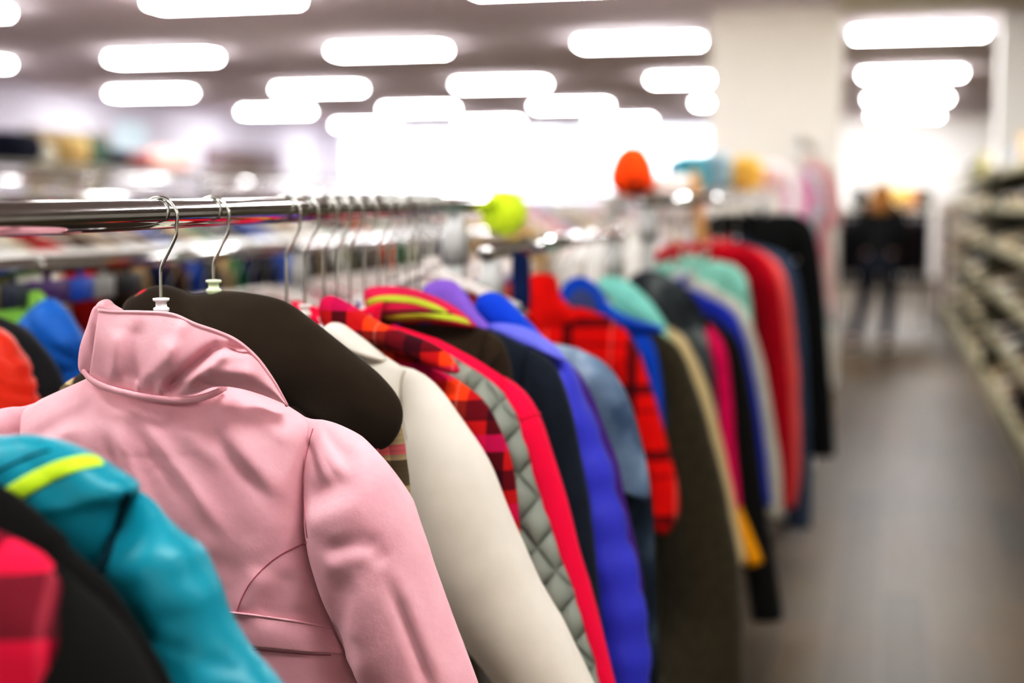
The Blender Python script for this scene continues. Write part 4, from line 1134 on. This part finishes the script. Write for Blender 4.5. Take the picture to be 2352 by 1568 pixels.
# dark scarf and rust top near the start of the low rack
def small(name, lb, outline, Z, c, thick, cat):
    Y = P(outline[0][0], outline[0][1], Z).y; return sheet_bag(name, lb, outline, Y, c, thick, cat)
small('scarf', 'narrow navy scarf hanging left of the red tartan collar', [(1178, 585), (1196, 580), (1213, 586), (1217, 640), (1216, 705), (1198, 712), (1180, 704), (1176, 640)], 2.75, (30, 48, 92), .012, 'scarf')
small('knit_hat', 'rust red knit hat between the purple collar and the navy scarf', [(1095, 670), (1115, 652), (1150, 648), (1178, 658), (1180, 690), (1140, 700), (1100, 692)], 3.5, (176, 66, 52), .05, 'hat')
# hats and goods on the left, on wire shelves over the far racks
def top_shelf(label, X, y0, y1, z):
    t = thing('overhead_shelf', label, 'shelf', (X, y0, 0))
    m = MB(); m.box(-.2, .2, 0, y1 - y0, z - .02, z, .003); m.build('shelf_board', solid((176, 172, 160), .5), t, smooth=False)
    for k in range(3):
        yy = (y1 - y0) * (.02 + .48 * k); m = MB(); m.box(-.015, .015, yy - .015, yy + .015, 0, z - .02, .003); m.build('post', STEEL, t, smooth=False)
top_shelf('grey shelf of hats and bags standing beyond the fourth rack', -5.4, 7.2, 14.0, 1.70)
def on_shelf(px, X):
    d = ray(px, 400); return CAM + d * (X / d.x)
for nm, cat, lb, px, size, c in (
    ('duffel_bag', 'bag', 'navy black duffel bag at far left on the grey shelf', 22, (.3, .45, .2), (24, 28, 44)),
    ('handbag', 'bag', 'cream handbag right of the navy duffel bag', 85, (.2, .26, .14), (200, 196, 180)),
    ('straw_hat', 'hat', 'tan straw hat on the grey shelf left of the green bag', 145, (.3, .36, .2), (190, 164, 112)),
    ('handbag', 'bag', 'dark green handbag on the grey shelf', 205, (.2, .3, .2), (70, 92, 80)),
    ('handbag', 'bag', 'black handbag on the grey shelf right of the green bag', 255, (.2, .3, .13), (34, 36, 46)),
    ('cushion', 'cushion', 'maroon cushion at the middle of the grey shelf', 310, (.2, .26, .12), (120, 60, 62)),
    ('cushion', 'cushion', 'salmon pink cushion on the grey shelf', 390, (.24, .5, .16), (232, 178, 168)),
    ('handbag', 'bag', 'grey brown bag at the window end of the grey shelf', 560, (.2, .5, .14), (110, 96, 90))):
    p = on_shelf(px, -5.4)
    if p.y > 13.8: p.y = 13.6
    lump(nm, cat, lb, (-5.4, p.y, 1.7005), size, c, .55)
# panels on the lavender wall
def wall_panel(name, label, cat, px0, px1, z0, z1, c, b=.004):
    z0 = 0 if z0 < 1 else z0
    d0, d1 = ray(px0, 300), ray(px1, 300); ya, yb = (CAM + d0 * ((XL + .04) / d0.x)).y, (CAM + d1 * ((XL + .04) / d1.x)).y
    m = MB(); m.box(.002, .03, 0, yb - ya, z0, z1, b)
    tag(m.build(name, solid(c, .6), None, (XL, ya, 0), smooth=False), label, cat)
wall_panel('slat_panel', 'olive brown wooden panel on the lavender wall at left', 'panel', 60, 255, .5, 2.42, (124, 112, 88))
wall_panel('wall_sign', 'pale blue blank square sign on the lavender wall', 'sign', 268, 338, 2.18, 2.62, (206, 228, 236))
wall_panel('slat_panel', 'dark mauve brown panel on the lavender wall next to the windows', 'panel', 470, 648, .5, 2.38, (112, 96, 98))

# pale dresses near the end of the aisle rack
A9, B9 = Vector((-.42, 6.5, 1.74)), Vector((-.40, 8.0, 1.74))
rack('clothes_rack', 'tall white rack of pale dresses beyond the long black coat', A9, B9, mat=solid((214, 210, 204), .6))
def dress(name, lb, Z, shp, out, c, hem, hemc=None):
    Y = None
    lo, hi = A9.copy(), B9.copy()
    for _ in range(40):
        md = (lo + hi) / 2
        if (md - CAM).dot(FW) < Z: lo = md
        else: hi = md
    gg = G(name, lb, 'dress', md); m = fabric(c)
    gg.body(shp, hem - md.z, [(.1, gg.L(shp[-1]).x * .9), (.3, gg.L(shp[-1]).x * .9), (.8, gg.L(shp[-1]).x * 1.25)], .05, m, nx=16, nt=24, amp=.01, name='bodice')
    gg.sleeve(out, (.09, .09), m, n=14, m=12, arm=.1, thick=.7)
    gg.stand(m)
    if hemc:
        x = gg.L(shp[-1]).x * 1.28
        mb = MB()
        ring = [(x * cos(2 * PI * k / 30), .062 * sin(2 * PI * k / 30)) for k in range(30)]
        V = [(a, b, hem - md.z + dz) for dz in (-.02, .1) for a, b in ring]; Fc = [(k, (k + 1) % 30, 30 + (k + 1) % 30, 30 + k) for k in range(30)]
        obj('hem_band', V, Fc, fabric(hemc), gg.t)
    hanger('white hanger of the ' + lb, md, min(-.07, gg.neck.z + .01), body=WHITEP, half=.1, drop=.03)
dress('girls_dress', 'mauve pink girls dress nearest on the tall rack', 6.75, [(1830, 400), (1850, 398), (1868, 412)], [(1864, 410), (1880, 440), (1884, 480)], (212, 160, 184), 1.25)
dress('girls_dress', 'pale blue white girls dress on the tall rack', 7.0, [(1850, 392), (1868, 390), (1885, 405)], [(1880, 402), (1894, 440), (1896, 500)], (214, 226, 230), 1.22)
dress('girls_dress', 'rose pink girls dress on the tall rack', 7.25, [(1858, 382), (1880, 380), (1902, 398)], [(1898, 395), (1912, 440), (1914, 520)], (230, 164, 174), 1.15)
dress('girls_dress', 'long pale pink dress with a teal hem on the tall rack', 7.5, [(1862, 372), (1888, 370), (1918, 392)], [(1912, 388), (1930, 440), (1934, 520)], (236, 206, 200), .82, (150, 196, 200))

# =================================================================== far end of the aisle
A10, B10 = Vector((-.62, 16.6, 1.44)), Vector((.42, 16.6, 1.44))
t = thing('clothes_rack', 'cross rack of black and navy clothes at the far end of the aisle', 'clothes rack', (A10.x, A10.y, 0))
L = lambda p: p - Vector((A10.x, A10.y, 0))
m = MB(); m.tube([L(A10), L(B10)], .016, 12); m.build('rail', CHROME, t)
for p in (A10, B10):
    post(t, L(p).x, 0, 1.42); m = MB(); m.box(L(p).x - .02, L(p).x + .02, -.25, .25, .03, .06, .005); m.build('foot', CHROME, t)
seqc = ['black', 'navy', 'charcoal', 'black', 'maroon', 'black', 'charcoal', 'navy', 'black', 'charcoal', 'navy', 'black', 'maroon', 'charcoal', 'navy']
nms = ['first from its left end'] + ['%s from its left end' % o_ for i_, o_ in enumerate(('second', 'third', 'fourth', 'fifth', 'sixth', 'seventh', 'eighth', 'ninth', 'tenth', 'eleventh', 'twelfth', 'thirteenth', 'fourteenth', 'fifteenth'))]
for k, c in enumerate(seqc):
    o = bpy.data.objects.new('coat', PROT['coat']); COL.objects.link(o); x = A10.x + .05 + k * .068
    o.location = (x, 16.6, 1.33); o.rotation_euler.z = PI / 2; o.scale = (1, 1.1, 1.02)
    o.material_slots[0].link = 'OBJECT'; o.material_slots[0].material = fabric({'black': (14, 14, 15), 'navy': (16, 19, 36), 'charcoal': (30, 29, 28), 'maroon': (42, 22, 24)}[c])
    tag(o, '%s coat on the far cross rack, %s' % (c, nms[k]), 'coat', 'coats on the far cross rack')
    h = bpy.data.objects.new('clothes_hanger', HW); COL.objects.link(h); h.location = (x, 16.6, 1.44); h.rotation_euler.z = PI / 2
    tag(h, 'wire hanger of the %s coat %s, far cross rack' % (c, nms[k].split(',')[0]), 'hanger', 'hangers on the far cross rack')
tt = thing('shelf_table', 'white high table of hats and bags behind the far cross rack', 'table', (-.65, 17.1, 0))
m = MB(); m.box(0, 1.3, 0, .45, 1.34, 1.38, .004); m.build('table_top', solid((220, 214, 200), .5), tt, smooth=False)
for x, y in ((.04, .04), (1.26, .04), (.04, .41), (1.26, .41)):
    m = MB(); m.box(x - .02, x + .02, y - .02, y + .02, 0, 1.34, .003); m.build('leg', STEEL, tt, smooth=False)
for nm, cat, lb, px, size, c, soft in (
    ('knit_hat', 'hat', 'black knit hat at the left of the high table', 1976, (.2, .2, .26), (40, 46, 44), .9),
    ('handbag', 'bag', 'golden yellow bag in the middle of the high table', 2068, (.26, .24, .25), (226, 190, 104), .6),
    ('handbag', 'bag', 'orange bag beside the golden yellow bag', 2092, (.12, .2, .22), (226, 140, 70), .6),
    ('knit_hat', 'hat', 'dark grey knit hat at the right of the high table', 2120, (.19, .2, .24), (70, 72, 62), .9)):
    q = P(px, 460, 17.3); lump(nm, cat, lb, (q.x, 17.32, 1.3805), size, c, soft)

# =================================================================== the shopper walking away in the aisle
def person():
    base = P(2016, 795, 14.1); base.z = 0
    t = thing('person', 'shopper with light brown hair, dark jacket and jeans standing in the aisle', 'person', base)
    me = bpy.data.meshes.new('body')
    J = {'pel': (0, 0, .90), 'sp': (0, 0, 1.05), 'ch': (0, -.01, 1.28), 'nk': (0, 0, 1.42), 'hb': (0, -.01, 1.47), 'hd': (0, -.015, 1.545), 'ht': (0, -.01, 1.62),
         'jb': (0, 0, .80), 'hl': (-.085, 0, .86), 'kl': (-.09, -.05, .47), 'al': (-.085, .04, .09), 'tl': (-.09, -.09, .04),
         'hr': (.085, 0, .86), 'kr': (.16, -.10, .47), 'ar': (.24, .06, .09), 'tr': (.25, -.07, .04),
         'sl': (-.17, 0, 1.36), 'el': (-.21, .02, 1.10), 'wl': (-.16, -.16, .96), 'fl': (-.13, -.21, .93),
         'sr': (.17, 0, 1.36), 'er': (.21, .02, 1.10), 'wr': (.16, -.16, .96), 'fr': (.13, -.21, .93)}
    rad = {'jb': (.125, .105), 'pel': (.13, .10), 'sp': (.12, .09), 'ch': (.14, .10), 'nk': (.05, .05), 'hb': (.05, .055), 'hd': (.075, .095), 'ht': (.06, .075), 'hl': (.09, .09), 'kl': (.06, .06), 'al': (.04, .045), 'tl': (.035, .03),
           'sl': (.055, .055), 'el': (.042, .042), 'wl': (.028, .03), 'fl': (.03, .016)}
    for a in list(rad):
        if a.endswith('l') and a[0] in 'hkatsewf' and len(a) == 2: rad[a[0] + 'r'] = rad[a]
    keys = [k for k in J if k != 'jb']; idx = {k: i for i, k in enumerate(keys)}
    E = [('pel', 'sp'), ('sp', 'ch'), ('ch', 'nk'), ('nk', 'hb'), ('hb', 'hd'), ('hd', 'ht'), ('pel', 'hl'), ('hl', 'kl'), ('kl', 'al'), ('al', 'tl'), ('pel', 'hr'), ('hr', 'kr'), ('kr', 'ar'), ('ar', 'tr'),
         ('ch', 'sl'), ('sl', 'el'), ('el', 'wl'), ('wl', 'fl'), ('ch', 'sr'), ('sr', 'er'), ('er', 'wr'), ('wr', 'fr')]
    def skin(name, sub_keys, edges, scale, mat, extra=None):
        m = bpy.data.meshes.new(name); ks = sub_keys; ii = {k: i for i, k in enumerate(ks)}
        m.from_pydata([J[k] for k in ks], [(ii[a], ii[b]) for a, b in edges], [])
        o = bpy.data.objects.new(name, m); COL.objects.link(o); o.parent = t
        md = o.modifiers.new('skin', 'SKIN'); sd = o.modifiers.new('sub', 'SUBSURF'); sd.levels = 2; sd.render_levels = 2
        for k in ks:
            v = m.skin_vertices[0].data[ii[k]]; r = rad[k]; v.radius = (r[0] * scale, r[1] * scale)
            v.use_root = (k == ks[0])
        m.materials.append(mat)
        for _ in m.polygons: pass
        md.use_smooth_shade = True
        return o
    skin('body', keys, E, 1.0, fabric((214, 166, 140), .6))
    skin('jacket', ['ch', 'sp', 'pel', 'jb', 'nk', 'sl', 'el', 'wl', 'sr', 'er', 'wr'], [('ch', 'sp'), ('sp', 'pel'), ('pel', 'jb'), ('ch', 'sl'), ('sl', 'el'), ('el', 'wl'), ('ch', 'sr'), ('sr', 'er'), ('er', 'wr')] + [('ch', 'nk')], 1.2, fabric((24, 25, 26)))
    skin('jeans', ['pel', 'hl', 'kl', 'al', 'hr', 'kr', 'ar'], [('pel', 'hl'), ('hl', 'kl'), ('kl', 'al'), ('pel', 'hr'), ('hr', 'kr'), ('kr', 'ar')], 1.16, fabric((30, 34, 44)))
    for s_, a, tt_ in ((-1, 'al', 'tl'), (1, 'ar', 'tr')):
        o = bpy.data.objects.new('shoe', SHOE); COL.objects.link(o); o.parent = t
        o.location = (J[a][0], J[a][1] - .06, 0); o.rotation_euler.z = -PI / 2; o.scale = (1, 1.15, 1.1)
        o.material_slots[0].link = 'OBJECT'; o.material_slots[0].material = fabric((50, 38, 28))
    # hair: shoulder-length shell open at the face
    V = []; Fc = []; n, mrow = 28, 12
    for j in range(mrow + 1):
        f = j / mrow; z = 1.665 - f * .31
        rx = .02 + .09 * sin(min(1, f * 1.9) * PI / 2) + .015 * f; ry = .02 + .10 * sin(min(1, f * 1.9) * PI / 2)
        for k in range(n):
            a = 2 * PI * k / n; fr = max(0, -sin(a)); cut = 1 - .55 * fr ** 3 * sst(.25, .45, f)
            V.append((rx * cos(a), ry * sin(a) * cut + .012, z))
    for j in range(mrow):
        for k in range(n):
            q = (k + 1) % n; Fc.append((j * n + k, j * n + q, j * n + n + q, j * n + n + k))
    Fc.append(tuple(range(n)))
    obj('hair', V, Fc, fabric((134, 94, 44), .6), t)
    m = MB()
    m.lathe((0, -.108, 1.53), [(.004, -.012), (.011, -.008), (.009, .01), (.003, .025)], 8); m.build('nose', fabric((214, 166, 140), .6), t)
    m = MB()
    for s_ in (-1, 1): m.lathe((s_ * .03, -.1, 1.555), [(.0005, -.008), (.009, -.004), (.009, .004), (.0005, .008)], 8, 'y')
    m.build('eyes', fabric((40, 32, 28)), t)
    m = MB(); m.tube([(-.02, -.098, 1.495), (0, -.105, 1.493), (.02, -.098, 1.495)], .005, 6); m.build('mouth', fabric((170, 90, 84)), t)
    t.rotation_euler.z = PI - .15       # back to the camera, walking away
    return t
person()

# =================================================================== light, world, camera
w = bpy.data.worlds.new('World'); SC.world = w; w.use_nodes = True
bg = w.node_tree.nodes['Background']; bg.inputs[0].default_value = (.86, .92, 1.0, 1); bg.inputs[1].default_value = 2.2
cd = bpy.data.cameras.new('camera'); cam = bpy.data.objects.new('camera', cd); COL.objects.link(cam)
cam.location = CAM
from mathutils import Matrix
cam.rotation_euler = Matrix((RT, UP, -FW)).transposed().to_euler()
cd.sensor_width = 36; cd.lens = F / 2352 * 36; cd.clip_end = 300; cd.clip_start = .02
cd.dof.use_dof = True; cd.dof.focus_distance = 1.49; cd.dof.aperture_fstop = 2.0
SC.camera = cam
SC.view_settings.view_transform = 'Standard'
SC.view_settings.look = 'None'
SC.view_settings.exposure = 0.98
SC.view_settings.use_curve_mapping = True
cm = SC.view_settings.curve_mapping; cu = cm.curves[3]
for a_, b_ in ((.03, .014), (.12, .085), (.4, .4)): cu.points.new(a_, b_)
cm.update()
SC.cycles.use_denoising = True
SC.cycles.max_bounces = 7
SC.cycles.diffuse_bounces = 4
SC.cycles.glossy_bounces = 4
SC.cycles.sample_clamp_indirect = 8

# =================================================================== leave out repeats that nothing shows, then word the labels of those kept
def cull():
    bpy.context.view_layer.update()
    dg = bpy.context.evaluated_depsgraph_get(); seen = set()
    for dx, dz, nx, ny in ((0, 0, 420, 280), (.012, .012, 240, 160), (-.012, -.012, 240, 160), (.3, .05, 200, 134), (-.3, .05, 200, 134), (0, .25, 200, 134)):
        o = CAM + RT * dx + Vector((0, 0, dz))
        for j in range(ny):
            for i in range(nx):
                d = ray((i + .5) * 2352 / nx, (j + .5) * 1568 / ny).normalized(); p = o
                for _ in range(4):
                    h, loc, nr, fi, ob, mt = SC.ray_cast(dg, p, d)
                    if not h: break
                    seen.add(ob.name)
                    if ob.name.startswith('pane'): p = loc + d * .01; continue
                    break
    return seen
DROP = set('blouse.001 blouse.003 blouse.018 blouse.019 blouse.020 blouse.021 blouse.022 blouse.023 blouse.028 blouse.034 blouse.035 blouse.036 blouse.055 blouse.056 blouse.057 blouse.058 blouse.060 clothes_hanger.071 clothes_hanger.072 clothes_hanger.073 clothes_hanger.074 clothes_hanger.075 clothes_hanger.076 clothes_hanger.077 clothes_hanger.134 clothes_hanger.155 clothes_hanger.156 clothes_hanger.157 clothes_hanger.158 clothes_hanger.159 clothes_hanger.160 clothes_hanger.161 clothes_hanger.162 clothes_hanger.163 clothes_hanger.164 clothes_hanger.165 clothes_hanger.221 clothes_hanger.222 clothes_hanger.223 clothes_hanger.224 clothes_hanger.225 clothes_hanger.226 clothes_hanger.227 clothes_hanger.228 clothes_hanger.229 clothes_hanger.230 clothes_hanger.252 clothes_hanger.253 clothes_hanger.255 clothes_hanger.261 clothes_hanger.262 clothes_hanger.267 clothes_hanger.271 clothes_hanger.273 clothes_hanger.274 clothes_hanger.275 clothes_hanger.279 clothes_hanger.280 clothes_hanger.305 clothes_hanger.307 clothes_hanger.309 clothes_hanger.312 clothes_hanger.314 clothes_hanger.316 clothes_hanger.317 clothes_hanger.318 clothes_hanger.319 clothes_hanger.320 clothes_hanger.321 clothes_hanger.322 clothes_hanger.323 clothes_hanger.324 clothes_hanger.325 clothes_hanger.341 coat.006 coat.007 coat.008 coat.022 coat.025 coat.026 coat.038 coat.039 coat.057 hooded_sweatshirt.024 hooded_sweatshirt.027 hooded_sweatshirt.039 hooded_sweatshirt.054 hooded_sweatshirt.057 hooded_sweatshirt.058 hooded_sweatshirt.059 hooded_sweatshirt.064 hooded_sweatshirt.065 jacket.003 jacket.004 jacket.014 jacket.017 jacket.031 sweater.024 sweater.025 sweater.028 sweater.029 sweater.030 sweater.031 sweater.044 sweater.045 sweater.063 sweater.064 sweater.065 sweater.066 sweater.068'.split())
SEEN = cull() if DROP is None else type('S', (), {'__contains__': lambda s_, n_: n_ not in DROP})()
ORD = 'first second third fourth fifth sixth seventh eighth ninth tenth eleventh twelfth thirteenth fourteenth fifteenth sixteenth seventeenth eighteenth nineteenth twentieth'.split()
TENS = ['', '', 'twenty', 'thirty', 'forty', 'fifty', 'sixty', 'seventy', 'eighty']
def ordinal(i):
    if i < 20: return ORD[i]
    t, u = divmod(i + 1, 10)
    return TENS[t] + '-' + ORD[u - 1] if u else TENS[t][:-1] + 'ieth'
for phrase, L_ in ROWS.items():
    keep = []
    for o, h, c, nm, wh in L_:
        so, sh_ = o.name in SEEN, h.name in SEEN
        if not so and not sh_:
            bpy.data.objects.remove(o); bpy.data.objects.remove(h); continue
        if not sh_: bpy.data.objects.remove(h); h = None
        keep.append((o, h, c, nm, wh))
    for i, (o, h, c, nm, wh) in enumerate(keep):
        if i == 0: lb = '%s %s nearest on the %s' % (c, nm, phrase)
        else: lb = '%s %s behind the %s %s on the %s' % (c, nm, keep[i - 1][2], keep[i - 1][3], phrase)
        if lb in LABELS: lb = '%s %s, %s along the %s' % (c, nm, ordinal(i), phrase)
        LABELS.add(lb); o['label'] = lb
        if h is not None: h['label'] = '%s hanger of the %s' % ('white' if wh else 'wire', lb.replace(' on the ', ', '))
for (lv_, where), L_ in SHOES.items():
    keep = [(o, c) for o, c in L_ if o.name in SEEN]
    for o, c in L_:
        if o.name not in SEEN: bpy.data.objects.remove(o)
    for i, (o, c) in enumerate(keep):
        o['label'] = '%s shoe, %s along the %s of the %s shelving' % (c, ordinal(i), lv_, 'nearer' if where == 'near' else 'farther')
for o in list(COL.objects):      # single small repeats that stay out of sight
    if o.name.split('.')[0] in ('ceiling_light',) and not any(c.name in SEEN for c in o.children): pass
